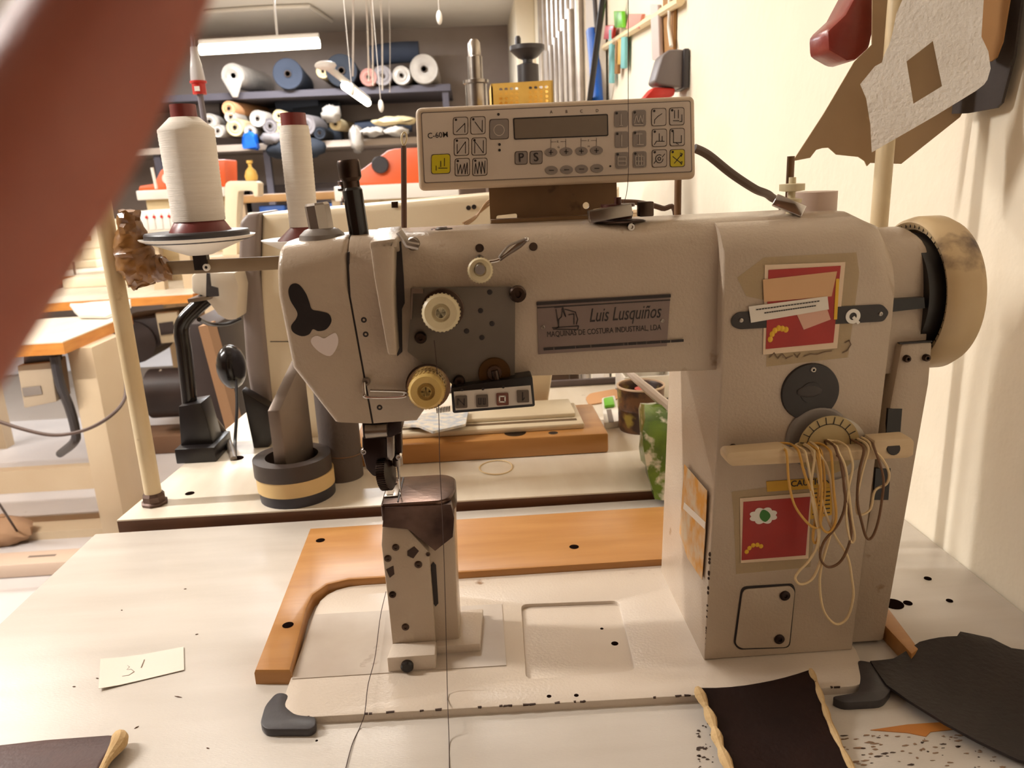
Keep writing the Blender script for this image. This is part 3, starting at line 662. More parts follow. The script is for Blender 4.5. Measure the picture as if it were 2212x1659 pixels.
# orange worn sticker on the left flank of the column
XL = .1942
def PXc(a, b, off=0):
    p = PX(a, b, XL); return p
def flank(px, py):
    # left flank is a plane through column front-left edge and back-left edge
    p = PX(px, py, .1962); return V((.1925+(p.z-BZ)/(.406)*.0075-.0006, p.y, p.z))
of = [flank(a, b) for a, b in ((1482, 1003), (1531, 1060), (1529, 1150), (1524, 1252), (1492, 1205), (1474, 1150))]
os_ = G().prism(of, (-.0004, 0, 0)).out('flank_sticker', mat('worn_orange_sticker', (216, 150, 44), .5, var=(214, 196, 168), vs=60, vamt=.3), ms, label='worn orange sticker on column side')
os2 = [flank(a, b)+V((-.0006, 0, 0)) for a, b in ((1484, 1085), (1530, 1128), (1529, 1143), (1482, 1098))]
G().prism(os2, (-.0003, 0, 0)).out('sticker_band', white, os_)

for i in range(26):
    x = random.uniform(-.18, .30); yy = .578-(x+.194)/.519*.012
    G().box(V((x, yy+.0006, BZ-.0004)), (random.uniform(.001, .006), .0016, .0012)).jitter(.0003).out('paint_chip', chip, ms)
# ------------------------------------------------------------------ control panel
YP = .72
cpn = thing('control_panel', PY(1195, 470, .738), 'cream control panel with small display and many keys above the sewing machine', 'control panel')
hp = rpoly(poly_y([(897, 233), (1501, 207), (1503, 387), (905, 413)], YP), .006, 5)
g = G().prism(hp, (0, .032, 0)); g.bev(.003, 3, lambda e: max(v.co.y for v in e.verts) < YP+.001); g.out('housing', panelm, cpn)
fr_ = rpoly(poly_y([(909, 243), (1492, 217), (1495, 372), (916, 396)], YP-.0002), .002, 3)
G().prism(fr_, (0, -.0004, 0)).out('foil_border', inkg, cpn)
G().prism(rpoly(poly_y([(911, 245), (1490, 219), (1493, 370), (918, 394)], YP-.0003), .002, 3), (0, -.0006, 0)).out('key_foil', panelf, cpn)
Yq = YP-.0010
def zq(a, b): return (900+a/3.3515, b/3.3515)
def zp(a, b, y=Yq): return PY(*zq(a, b), y)
def key(cx, cy, w_, h_, m_, strokes=(), col=None, led=True, oval=False, name='key', border=True):
    if oval:
        c = zp(cx, cy); k = .00043/3.3515*1.0
        def el(sc, y): return [zp(cx+w_*.5*sc*math.cos(2*PI*i/24), cy+h_*.5*sc*math.sin(2*PI*i/24), y) for i in range(24)]
        ko = G().prism(el(1, Yq), (0, -.0006, 0)).out(name, m_, cpn)
    else:
        def rq(e, y): return rpoly([zp(cx+sx*(w_/2+e), cy+sy*(h_/2+e)-sx*w_*.02, y) for sx, sy in ((-1, -1), (1, -1), (1, 1), (-1, 1))], .0022, 3)
        if border:
            ko = G().prism(rq(3, Yq), (0, -.0003, 0)).out(name, mat('key_outline', (92, 76, 66), .5), cpn)
            G().prism(rq(-2, Yq-.0003), (0, -.0006, 0)).out('key_cap', m_, ko)
        else: ko = G().prism(rq(0, Yq), (0, -.0006, 0)).out(name, m_, cpn)
    if strokes:
        g = G()
        for st_ in strokes: stroke(g, [zp(cx+a*w_, cy+b*h_, Yq-.0010) for a, b in st_], .0006, .0002)
        g.out('key_symbol', col or ink, ko)
    if led and not oval:
        G().cyl(zp(cx-w_*.32, cy-h_*.36, Yq-.0008), (0, -1, 0), .0011, .0004, 10).out('key_lamp', ink, ko)
    return ko
key(318, 912, 104, 124, btnw, [[(-.28, .35), (.3, -.15), (.3, .38)]])
key(444, 908, 104, 124, btnw, [[(-.2, -.2), (.3, .38), (.3, -.3)]])
key(325, 1063, 104, 124, btnw, [[(-.3, -.15), (-.3, .4), (.28, -.3), (.28, .38)]])
key(452, 1060, 104, 124, btnw, [[(-.3, .4), (-.3, -.3), (.3, .38), (.3, -.35)]])
key(331, 1210, 104, 124, btnw, [[(-.36, -.2), (-.3, .4), (-.12, -.15), (-.04, .4), (.15, -.2), (.2, .4), (.34, -.25), (.36, .4)]])
key(458, 1208, 104, 124, btnw, [[(-.36, .4), (-.3, -.2), (-.15, .4), (-.05, -.3), (.1, .4), (.15, -.3), (.34, .38), (.36, -.35)]])
key(597, 935, 136, 142, btng, [[(.28*math.cos(2*PI*i/14), .05+.28*math.sin(2*PI*i/14)) for i in range(15)]], panelf, led=False)
key(175, 1187, 134, 138, btny, [[(-.25, .1), (-.25, .34)], [(0, -.15), (0, .15)], [(.2, -.3), (.2, .1)], [(-.12, .22), (.34, .22)]], led=False)
for cx, cy, ch in ((757, 1143, 'P'), (865, 1140, 'S')):
    k_ = key(cx, cy, 88, 92, btng, led=False)
    text(ch, .0105, zp(cx, cy, Yq-.0012), ink, k_, (1, 0, .03), upv, align='CENTER', bold=.0001)
for i, (cx, cy) in enumerate(((973, 1103), (1083, 1098), (1193, 1094), (1302, 1089))):
    key(cx, cy, 92, 62, btng, [[(-.16, 0), (.16, 0)], [(0, -.26), (0, .26)]], oval=True)
for i, (cx, cy) in enumerate(((976, 1233), (1086, 1229), (1195, 1224), (1305, 1219))):
    key(cx, cy, 92, 62, btng, [[(-.18, 0), (.18, 0)]], oval=True)
pale = mat('key_pale_line', (200, 186, 174), .5)
for cx, cy, ss in ((1480, 862, [[(0, -.3), (0, .4)], [(-.1, .4), (.1, .4)]]), (1611, 856, [[(-.35, .3), (-.2, -.2), (-.05, .3), (.1, -.2), (.25, .3), (.3, -.2)], [(-.35, .38), (.3, .38)]]),
                   (1484, 1012, [[(0, -.3), (0, .4)]]), (1613, 1005, [[(0, -.35), (0, .35)], [(-.25, -.3), (.2, -.3)], [(-.2, .35), (.3, .35)]]),
                   (1487, 1160, [[(-.3, -.2), (.3, -.2), (.3, .3), (-.3, .3), (-.3, -.2)], [(-.3, .05), (.3, .05)]]), (1615, 1155, [[(-.3, -.2), (.3, -.2), (.3, .35), (-.3, .35), (-.3, -.2)], [(-.1, -.3), (-.1, .35)], [(.12, -.3), (.12, .35)], [(-.3, .1), (.3, .1)]])):
    key(cx, cy, 98, 118, btng, ss, pale, border=False)
key(1753, 848, 104, 124, btnw, [[(-.3, .38), (-.28, .15), (-.05, -.05), (.22, -.2)]])
key(1883, 843, 104, 124, btnw, [[(-.15, -.35), (-.15, .1)], [(.12, -.38), (.12, .1)], [(.36, -.1), (.36, .3)], [(-.25, .25), (.15, .25)], [(.2, .3), (.36, .3)]])
key(1757, 998, 104, 124, btnw, [[(0, -.25), (0, .2)], [(.2, -.1), (.2, .2)], [(-.2, .2), (.35, .2)], [(-.35, .4), (-.2, .2)]])
key(1886, 993, 104, 124, btnw, [[(-.25, -.3), (-.25, .32), (.3, .32), (.3, -.1)], [(-.1, .32), (.1, .42)]])
key(1757, 1147, 104, 124, btnw, [[(.26*math.cos(2*PI*i/12), .02+.24*math.sin(2*PI*i/12)) for i in range(11)], [(-.38, .3), (-.2, .1)], [(.38, -.26), (.2, -.08)], [(.10*math.cos(2*PI*i/8), .02+.1*math.sin(2*PI*i/8)) for i in range(9)]])
key(1887, 1145, 104, 124, btny, [[(-.32, -.1), (.2, .25)], [(-.2, .3), (.3, -.22)], [(.2, .25), (.34, .2), (.3, .36), (.2, .25)], [(.2, -.3), (.36, -.25), (.28, -.1), (.2, -.2)]])
dp = [zp(697, 855), zp(1385, 825), zp(1388, 985), zp(705, 1012)]
dpo = G().prism(rpoly(dp, .0015, 3), (0, -.0004, 0)).out('display_frame', ink, cpn)
G().prism(rpoly([zp(706, 864, Yq-.0004), zp(1377, 834, Yq-.0004), zp(1379, 977, Yq-.0004), zp(713, 1003, Yq-.0004)], .001, 3), (0, -.0004, 0)).out('display', lcd, dpo, label='blank grey display')
tx = mat('panel_lettering', (84, 66, 58), .5)
text('C-60M', .0066, zp(78, 986), ink, cpn, (1, 0, .03), upv, bold=.00004)
for ch, a in (('A', 975), ('B', 1085), ('C', 1193), ('D', 1307)):
    text(ch, .0036, zp(a, 812-(a-975)*.03), tx, cpn, (1, 0, .03), upv, align='CENTER')
for ch, a, b in (('E', 1022, 1026), ('F', 1245, 1018), ('G', 1027, 1065), ('H', 1246, 1060)):
    text(ch, .0026, zp(a, b), tx, cpn, (1, 0, .03), upv, align='CENTER')
g = G()
for x0, x1, dy in ((972, 1080, 0), (1190, 1302, -8)):
    stroke(g, [zp(x0, 1010+dy), zp(x0, 1070+dy)], .0003, .0002); stroke(g, [zp(x1, 1008+dy), zp(x1, 1066+dy)], .0003, .0002)
    stroke(g, [zp(x0, 1027+dy), zp((x0+x1)/2-16, 1026+dy)], .0003, .0002); stroke(g, [zp((x0+x1)/2+16, 1025+dy), zp(x1, 1024+dy)], .0003, .0002)
g.out('bracket_lines', tx, cpn)
for a, b, r in ((592, 828, .0012), (600, 1046, .0012), (600, 1087, .0012), (1402, 1203, .0009)):
    G().cyl(zp(a, b), (0, -1, 0), r, .0003, 10).out('indicator_dot', ink, cpn)
# bracket
brz = mat('bracket_bronze', (146, 114, 78), .42, metal=.1, var=(122, 92, 60), vs=14, dirt=(60, 40, 26), ds=30, dth=.62)
YB = .742
bo_ = poly_y([(1056, 405), (1332, 392), (1333, 460), (1322, 468), (1318, 474), (1060, 492)], YB)
slots = [rpoly(poly_y([(1072, 466), (1117, 461), (1117, 472), (1072, 477)], YB), .004, 3), rpoly(poly_y([(1279, 452), (1322, 446), (1322, 455), (1281, 462)], YB), .003, 3),
         [p+V((0, YB-.742, 0)) for p in ellipse_y(1266, 444, YB, .0032, .0032, 14)]]
G().prismh(bo_, slots, (0, .003, 0)).out('mounting_bracket', brz, cpn)
G().prism([V((PY(1060, 480, YB).x, YB-.02, AZ+.0003)), V((PY(1318, 480, YB).x, YB-.02, AZ+.0003)), V((PY(1318, 480, YB).x, YB+.003, AZ+.0003)), V((PY(1060, 480, YB).x, YB+.003, AZ+.0003))], (0, 0, .003)).out('bracket_foot', brz, cpn)
# cables from the panel
c1 = [PY(1500, 320, .742), PY(1530, 335, .745), PY(1580, 375, .75), PY(1630, 408, .765), PY(1665, 425, .785), PY(1690, 470, .80), V((.30, .815, .30)), V((.30, .82, .02))]
G().tube(cr(c1, 7), .0042, 10).out('panel_cable', mat('cable_grey', (96, 78, 66), .5), None, label='thick grey cable curving from the control panel to behind the arm', cat='cable')
c2 = [PY(1330, 436, .80), PY(1380, 438, .80), PY(1430, 450, .80), PY(1460, 468, .80), V((.21, .81, .3)), V((.21, .82, .02))]
G().tube(cr(c2, 7), .0028, 8).out('thin_cable', mat('cable_brown', (86, 60, 44), .5), None, label='thin brown cable arching right of the panel bracket', cat='cable')

# ------------------------------------------------------------------ wooden rod with elastic bands
rod = thing('band_holder_rod', PY(1770, 990, .600), 'notched pale wooden rod fixed across the machine column', 'rod')
YR = .588
g = G().prism(poly_y([(1569, 985), (1575, 978), (1698, 968), (1722, 980), (1885, 972), (1890, 952), (1968, 946), (1976, 955), (1974, 984), (1960, 990), (1582, 1008), (1570, 998)], YR), (0, .018, 0))
g.bev(.0015, 2).out('rod_body', mat('raw_wood', (216, 192, 156), .7, var=(198, 170, 130), vs=10, stretch=(2, 1, 12)), rod)
G().cyl(PY(1600, 985, YR+.009), (0, 1, 0), .004, .02, 10).out('rod_mount', steeld, rod)
G().cyl(PY(1940, 975, YR+.009), (0, 1, 0), .004, .035, 10).out('rod_mount', steeld, rod)
G().lathe([(0, .0006), (.0055, .0006), (.006, 0)], PY(1930, 968, YR), (0, -1, .3), 16).out('rod_hole', ink, rod)
YBn = .5855
bands = [([(1757, 985), (1766, 1010), (1775, 1080), (1800, 1150), (1830, 1200), (1840, 1250), (1843, 1290), (1830, 1335), (1805, 1348), (1780, 1320), (1771, 1270), (1775, 1220), (1800, 1120), (1790, 1020), (1770, 980)], rubber, 'cream elastic band hanging lowest from the wooden rod'),
         ([(1742, 988), (1752, 1040), (1760, 1090), (1770, 1140), (1768, 1180), (1772, 1210), (1755, 1250), (1730, 1262), (1718, 1250), (1725, 1235), (1752, 1205), (1768, 1160), (1752, 1060), (1760, 985)], rubber, 'cream elastic band with a loop beside the red square sticker'),
         ([(1808, 978), (1820, 1010), (1824, 1060), (1834, 1110), (1838, 1160), (1818, 1210), (1790, 1225), (1772, 1205), (1780, 1170), (1812, 1130), (1826, 1080), (1816, 1000)], rubber3, 'dark brown elastic band crossing the others below the rod'),
         ([(1764, 985), (1770, 1040), (1764, 1100), (1756, 1160), (1764, 1170), (1776, 1110), (1782, 1050), (1776, 985)], rubber2, 'amber elastic band doubled close to the caution label'),
         ([(1700, 985), (1704, 1040), (1716, 1090), (1740, 1125), (1760, 1140), (1772, 1130), (1760, 1080), (1740, 1030), (1728, 985)], rubber2, 'amber elastic band hanging leftmost over the red sticker'),
         ([(1812, 978), (1826, 1010), (1834, 1070), (1840, 1120), (1846, 1160), (1838, 1170), (1828, 1120), (1832, 1060), (1842, 1010), (1836, 980)], rubber, 'cream elastic band hanging straight right of the stitch dial'),
         ([(1885, 970), (1905, 990), (1920, 1020), (1915, 1045), (1890, 1060), (1880, 1100), (1856, 1112), (1850, 1090), (1858, 1040), (1868, 1000), (1876, 972)], rubber, 'cream elastic band with a knot under the right end of the rod'),
         ([(1890, 972), (1908, 1030), (1905, 1080), (1896, 1130), (1884, 1160), (1872, 1162), (1862, 1130), (1852, 1080), (1856, 1020), (1866, 975)], rubber3, 'brown elastic band hanging at the far right of the rod'),
         ([(1770, 985), (1775, 1060), (1772, 1130), (1790, 1150), (1806, 1120), (1800, 1050), (1796, 985)], rubber2, 'short amber elastic band in the middle of the bundle')]
for i, (pts, m_, lab) in enumerate(bands):
    q = [PY(a, b, YBn-.0022*(i % 3)) for a, b in pts]
    q = [q[0]+V((0, .006, .004)), *q, q[-1]+V((0, .006, .004)), q[-1]+V((0, .022, .003)), q[0]+V((0, .022, .003))]
    G().tube(cr(q, 5, True), .0011, 6, True).out('elastic_band', m_, None, lab, 'elastic band', 'elastic bands on the wooden rod')

# ------------------------------------------------------------------ black corner pads
pad = rpoly(poly_z([(600, 1510), (628, 1515), (616, 1540), (640, 1560), (686, 1564), (684, 1584), (672, 1592), (575, 1592), (564, 1578), (574, 1540)], 0), .006, 3)
G().prism(pad, (0, 0, .008)).bev(.0015).out('corner_pad', darkgrey, None, 'black rubber corner pad at the front left of the machine bed', 'corner pad', 'corner pads of the machine bed')
pad = rpoly(poly_z([(1850, 1440), (1905, 1452), (1925, 1505), (1905, 1530), (1820, 1535), (1792, 1522), (1852, 1512), (1858, 1480)], 0), .006, 3)
G().prism(pad, (0, 0, .008)).bev(.0015).out('corner_pad', darkgrey, None, 'black rubber corner pad at the front right of the machine bed', 'corner pad', 'corner pads of the machine bed')

# ------------------------------------------------------------------ loose leather and paper
def sheet(poly, z, th, name, m_, label, cat, curl=None, cuts=3, edge=None):
    g = G(); g.prism([V((p.x, p.y, z)) for p in poly], (0, 0, th))
    bmesh.ops.triangulate(g.bm, faces=[f for f in g.bm.faces if len(f.verts) > 4])
    if cuts: g.sub(cuts)
    if curl: g.warp(curl)
    return g
lp = poly_z([(1512, 1530), (1640, 1506), (1748, 1488), (1772, 1540), (1800, 1600), (1850, 1700), (1590, 1720), (1556, 1640), (1535, 1580)], 0)
lt = thing('leather_offcut', (lp[0].x+.05, lp[0].y-.05, 0), 'dark brown leather offcut with tan curled edges in front of the column', 'leather piece')
ax = (lp[7]-lp[0]).normalized()
nx = V((ax.y, -ax.x, 0));
if nx.x < 0: nx = -nx
def bow(p):
    t = max(0, min(1, ((p-lp[0]).dot(nx))/.105)); return V((p.x, p.y, p.z+.006*(2*t-1)**2+.001+.0105*max(0, min(1, (p.y-.525)/.035))))
sheet(lp, 0.0, .003, '', None, '', '', bow, 3).out('leather_face', brownleather, lt)
le = cr([V((p.x, p.y, bow(p).z+.0035)) for p in (lp[0]+V((-.003, 0, 0)), lp[8], lp[7], lp[6])], 6)
G().tube(le, [.0022+.0026*abs(math.sin(i*.8)) for i in range(len(le))], 8).out('suede_edge', sheep, lt)
le = cr([V((p.x, p.y, bow(p).z+.003)) for p in (lp[2], lp[3], lp[4], lp[5])], 6)
G().tube(le, [.0016+.0014*abs(math.sin(i*.9)) for i in range(len(le))], 8).out('suede_edge', sheep, lt)

lp2 = poly_z([(-60, 1612), (100, 1594), (245, 1583), (252, 1600), (225, 1640), (195, 1700), (-60, 1720)], 0.012)
lt2 = thing('leather_offcut', (lp2[0].x+.03, lp2[0].y-.03, 0), 'reddish brown leather offcut at the lower left of the table', 'leather piece')
G().prism([V((p.x, p.y, 0)) for p in lp2], (0, 0, .012)).bev(.004, 3).out('leather_face', mat('red_brown_leather', (74, 36, 24), .5, var=(54, 24, 16), vs=14, bump=.25, bs=220), lt2)
le = cr([V((p.x+.001, p.y, .009)) for p in (lp2[2]+V((.003, .001, 0)), lp2[3], lp2[4], lp2[5])], 6)
G().tube(le, [.005+.002*math.sin(i*.35) for i in range(len(le))], 10).out('suede_edge', sheep, lt2)

lp3 = poly_z([(1880, 1425), (1930, 1422), (1985, 1402), (2065, 1394), (2072, 1384), (2140, 1382), (2185, 1400), (2300, 1395), (2330, 1660), (2200, 1640), (2110, 1598), (2040, 1560), (1960, 1510), (1915, 1478)], .010)
def wav(p): return V((p.x, p.y, max(.0012, p.z+.002+.0035*math.sin(p.x*40+p.y*25))+.017*math.exp(-((p.x-.40)**2+(p.y-.635)**2)/.0030)))
sheet(lp3, .002, .0025, '', None, '', '', wav, 3).out('black_leather_piece', mat('black_leather', (36, 22, 18), .6, var=(24, 14, 12), vs=14, bump=.35, bs=200, dirt=(60, 44, 36), ds=60, dth=.72), None, 'large black leather piece lying against the right wall corner of the table', 'leather piece')
pp = [V((p.x, p.y, .0008)) for p in poly_z([(219, 1433), (397, 1399), (398, 1449), (214, 1493)], 0)]
nt_ = thing('paper_note', (pp[0].x, pp[0].y, 0), 'small white paper note with a handwritten 3 on the table', 'paper')
g = G().prism(pp, (0, 0, .0004)); g.sub(3)
g.warp(lambda p: V((p.x, p.y, p.z+.004*max(0, (pp[3].x+.03-p.x)/.03)**2*.4))); g.out('paper_sheet', paper, nt_)
g = G()
for pl in ([(262, 1440), (272, 1436), (280, 1442), (274, 1448), (284, 1447), (290, 1452), (278, 1460), (264, 1462)], [(312, 1426), (305, 1443)]):
    g.tube([V((*p.xy, .0016)) for p in poly_z(pl, .001)], .0004, 5)
g.out('pen_mark', mat('pencil', (150, 134, 122), .6), nt_)
# chipped laminate patches on the table
cw = mat('bare_wood', (196, 128, 56), .6, var=(170, 100, 40), vs=20)
G().prism(poly_z([(1880, 1578), (1960, 1566), (2050, 1560), (2085, 1574), (2010, 1582), (2000, 1592), (1960, 1584)], .0), (0, 0, .0006)).out('bare_wood_patch', cw, tb, label='bare wood where the laminate has chipped off')
st_ = mat('grime', (138, 108, 82), .8); st2_ = mat('grime_dark', (62, 44, 34), .8)
def blot(c, r, sx, m_):
    k = random.randint(7, 11); ph = random.uniform(0, 6)
    pts = [c+V((sx*r*random.uniform(.35, 1.2)*math.cos(2*PI*i/k+ph), r*random.uniform(.35, 1.2)*math.sin(2*PI*i/k+ph), 0)) for i in range(k)]
    G().prism(pts, (0, 0, .0002)).out('grime_spot', m_, tb)
for i in range(90):
    px = 1815+random.random()*360; py = 1588+random.random()**1.3*70
    blot(PZ(px, py, .0002), random.uniform(.0003, .0013), random.uniform(1, 4), st_ if random.random() < .7 else st2_)
for i in range(40):
    px = 1508+random.random()**2*60; py = 1560+random.random()*100
    blot(PZ(px, py, .0002), random.uniform(.0003, .0016), random.uniform(.8, 2), st2_)
for px, py, L in ((385, 1505, .008), (400, 1272, .003), (210, 1465, .003), (263, 1318, .002), (449, 1616, .003), (295, 1571, .004), (425, 1370, .003), (160, 1483, .003)):
    c = PZ(px, py, .0004); a = random.uniform(-.5, .8)
    G().tube([c-V((math.cos(a), math.sin(a), 0))*L*.5, c, c+V((math.cos(a), math.sin(a), 0))*L*.5], [.0002, .0006, .0002], 5).out('thread_scrap', mat('scrap_brown', (96, 66, 50), .8), tb)
# loose sewing threads
thm = mat('dark_thread', (58, 36, 28), .7)
th = [PY(938, 735, .61), PY(944, 800, .61), PY(948, 900, .60), PY(950, 1000, .60), PY(957, 1150, .60), PY(962, 1300, .605), PZ(966, 1480, .0135), PZ(968, 1542, .0132), PZ(970, 1600, .001), PZ(971, 1680, .001)]
G().tube(cr(th, 6), .00035, 5).out('sewing_thread', thm, None, 'dark thread hanging from the lower tension knob down past the post', 'thread', 'loose dark threads')
th = [PZ(834, 1278, .0135), PZ(822, 1330, .0135), PZ(810, 1420, .0135), PZ(795, 1480, .0135), PZ(788, 1540, .0132), PZ(778, 1570, .001), PZ(760, 1610, .001), PZ(742, 1680, .001)]
G().tube(cr(th, 6), .0004, 5).out('sewing_thread', thm, None, 'dark thread lying over the bed left of the post', 'thread', 'loose dark threads')

G().tube(cr([PY(1357, -80, .70), PY(1357, 200, .70), PY(1356, 400, .70), PY(1335, 462, .67)], 5), .0003, 5).out('sewing_thread', thm, None, 'fine thread coming down behind the control panel to the bobbin winder', 'thread', 'loose dark threads')
# ------------------------------------------------------------------ right thread-stand pole with hanging patterns
polem = mat('pole_cream', (220, 202, 166), .4, var=(198, 172, 128), vs=9, dirt=(150, 112, 74), ds=30, dth=.68)
pp_ = PY(1897, 470, .83)
pl = thing('thread_stand_pole', (pp_.x, .83, 0), 'cream upright pole behind the right end of the sewing machine', 'pole')
G().cyl((pp_.x, .83, 0), (0.004, 0, 1), .0092, 1.02, 20).out('pole_tube', polem, pl)
G().cyl((pp_.x, .83, 0), (0, 0, 1), .022, .012, 20).out('pole_base', black, pl)
pt2 = V((pp_.x+.004, .83, 1.0))
def hang(outer, holes, y, yaw, name, m_, label, th=.003, pxc=1990, cat='pattern', c=None):
    """pattern outline on a vertical plane turned by yaw about the z axis through px pxc"""
    c = c or PY(pxc, 200, y); n = V((math.sin(yaw), -math.cos(yaw), 0))
    def on(px, py):
        d = ray(px, py); t = (c-CAM).dot(n)/d.dot(n); return CAM+d*t
    o = [on(a, b) for a, b in outer]; hs = [[on(a, b) for a, b in h] for h in holes]
    return G().prismh(o, hs, -n*th).out(name, m_, None, label, cat, 'patterns hanging by the right wall')
hang([(1952, -120), (1949, 0), (1936, 30), (1929, 67), (1922, 94), (1910, 118), (1905, 135), (1890, 143), (1858, 182), (1871, 213), (1880, 270), (1883, 329), (2020, 250), (2108, 196), (2126, 182), (2133, 172), (2140, 148), (2135, 111), (2120, 79), (2125, 0), (2126, -120)],
     [[(2015, 88), (1958, 132), (1973, 224), (2035, 186)]], .768, -.55, 'felt_pattern', felt, 'white felt pattern with a diamond cut-out hanging by the right wall', .004)
hang([(1886, -120), (1884, 96), (1846, 133), (1780, 245), (1713, 348), (1750, 341), (1763, 324), (1776, 320), (1790, 319), (1807, 334), (1855, 339), (1868, 348), (1873, 359), (1880, 352), (1947, 354), (2074, 253), (2100, 205), (2040, -120)], [], .856, -.15, 'card_pattern', card, 'brown cardboard pattern with scalloped lower edge behind the white felt', .0025, 1900)
hang([(2060, -120), (2050, 246), (2087, 245), (2152, 233), (2163, 222), (2190, 120), (2206, 0), (2210, -120)], [], .84, -1.42, 'leather_pattern', greyleather, 'dark grey leather pattern behind the tan card', .003, 2100, 'pattern', PX(2130, 150, .524))
hang([(2110, -120), (2110, 120), (2140, 133), (2152, 124), (2165, 90), (2180, 0), (2182, -120)], [], .812, -1.25, 'tan_card_pattern', card2, 'tan card pattern right behind the white felt', .002, 2120, 'pattern', PX(2140, 60, .510))
g = G(); ro = [PY(a, b, .87) for a, b in ((1858, -30), (1826, 30), (1787, 66), (1789, 110), (1804, 118), (1830, 133), (1850, 131), (1880, 104), (1890, 60), (1890, -30))]
g.prism(ro, (0, .05, .0)); g.bev(.006, 2); g.out('red_leather_bag', redleather, None, 'glossy dark red leather bundle behind the pole by the right wall', 'leather bag')
g = G().tube([V((pp_.x, .83, 1.0)), V((.535, .83, 1.0))], .006, 10).out('pole_hook', polem, pl)

# ------------------------------------------------------------------ the hand in front of the lens
hand = thing('hand', PD(120, 330, .088), 'out-of-focus finger of a hand held close to the lens', 'person')
def skinmesh(name, chains, parent, m_):
    vs, es, rs = [], [], []
    for ch in chains:
        prev = None
        for p, r in ch:
            hit = None
            for i, q in enumerate(vs):
                if (q-V(p)).length < 1e-5: hit = i
            if hit is None: vs.append(V(p)); rs.append(r); hit = len(vs)-1
            if prev is not None: es.append((prev, hit))
            prev = hit
    me = bpy.data.meshes.new(name); me.from_pydata([tuple(v) for v in vs], es, []); me.update()
    o = bpy.data.objects.new(name, me); COL.objects.link(o)
    md = o.modifiers.new('skin', 'SKIN')
    for i, d in enumerate(me.skin_vertices[0].data):
        d.radius = (rs[i], rs[i]*.92); d.use_root = (i == 0)
    sb = o.modifiers.new('sub', 'SUBSURF'); sb.levels = 2; sb.render_levels = 2
    bpy.context.view_layer.update()
    m2 = bpy.data.meshes.new_from_object(o.evaluated_get(bpy.context.evaluated_depsgraph_get()))
    bpy.data.objects.remove(o); bpy.data.meshes.remove(me)
    m2.materials.clear(); m2.materials.append(m_); m2.name = name
    for f in m2.polygons: f.use_smooth = True
    o = bpy.data.objects.new(name, m2); COL.objects.link(o); o.parent = parent
    o.matrix_parent_inverse = Matrix.Translation(-parent.location)
    return o
wr = PD(-2600, 2300, .05); pm_ = PD(-1500, 1500, .06)
k1 = PD(-480, 1180, .087)
fing = [(k1, .0130), (PD(-330, 960, .088), .0118), (PD(-150, 690, .088), .0112), (PD(0, 440, .087), .0112), (PD(110, 270, .086), .0110), (PD(195, 130, .085), .0098), (PD(272, -20, .084), .0092), (PD(345, -150, .083), .0084), (PD(395, -240, .082), .0062)]
k2, k3, k4 = PD(-760, 1420, .085), PD(-1150, 1700, .082), PD(-1600, 2050, .075)
palm = PD(-1700, 1500, .05)
chains = [[(palm, .020), (PD(-800, 1330, .075), .013), (k1, .0118)], fing,
          [(palm, .020), (k2, .0112), (PD(-560, 1000, .105), .0088), (PD(-700, 900, .075), .0080), (PD(-1050, 1050, .06), .0078)],
          [(palm, .020), (k3, .0108), (PD(-950, 1300, .105), .0086), (PD(-1050, 1150, .075), .0078), (PD(-1400, 1300, .06), .0076)],
          [(palm, .020), (k4, .010), (PD(-1400, 1700, .10), .0076), (PD(-1500, 1500, .075), .007), (PD(-1750, 1600, .06), .0070)],
          [(palm, .020), (PD(-2200, 900, .045), .011), (PD(-2300, 300, .045), .0095), (PD(-2300, -200, .045), .0086)],
          [(palm, .020), (PD(-2600, 2300, .05), .022), (PD(-3600, 3800, .05), .024)]]
skinmesh('hand_skin', chains, hand, skin)
# ------------------------------------------------------------------ second table, back to back with the first
Z2 = .011
t2 = thing('rear_table', (0, 1.3, 0), 'pale rear table with brown edge band behind the main sewing table', 'table')
T2F, T2B = 1.008, 1.60
xl = PZ(250, 1126, Z2).x
tp2 = [V((xl, T2F+.012, Z2)), V((.538, T2F, Z2)), V((.538, T2B, Z2)), V((PZ(528, 900, Z2).x+.02, T2B, Z2)), V((PZ(520, 905, Z2).x, T2B-.05, Z2))]
G().prism([p-V((0, 0, .002)) for p in tp2], (0, 0, .002)).out('laminate_top', laminate2, t2)
G().prism([p-V((0, 0, .030)) for p in tp2], (0, 0, .028)).out('edge_band', edgeband, t2)
for x in (-.40, .40):
    G().bb(x-.03, x+.03, 1.27, 1.33, FZ+.03, Z2-.03).bev(.005).out('leg', greypaint, t2)
    G().bb(x-.03, x+.03, 1.06, 1.54, FZ, FZ+.03).bev(.005).out('foot', greypaint, t2)
hole(410, 1066, .006, t2, Z2); hole(512, 990, .010, t2, Z2)

# thread stand with bandaged arm
b0 = PZ(335, 1088, Z2)
ts = thing('thread_stand', b0, 'cream thread stand pole with brown tape around its cross arm', 'thread stand')
G().tube([b0, b0+V((0, 0, .60))], .0118, 20).out('pole_tube', polem, ts)
G().lathe([(0, 0), (.018, 0), (.019, .004), (.016, .006), (.016, .014), (.013, .018), (0, .018)], b0, (0, 0, 1), 8).out('pole_nut', mat('nut_brown', (96, 74, 64), .4, metal=.5), ts)
YA = b0.y-.012
ba = PY(330, 574, YA)
G().bb(ba.x, PY(735, 572, YA).x, YA-.003, YA+.003, PY(480, 588, YA).z, PY(480, 559, YA).z).bev(.0008).out('cross_arm', mat('arm_painted', (150, 130, 104), .45, var=(132, 112, 86), vs=20), ts)
tpm_ = mat('brown_packing_tape', (160, 112, 58), .3, var=(104, 64, 30), vs=40, bump=.5, bs=60, coat=.4)
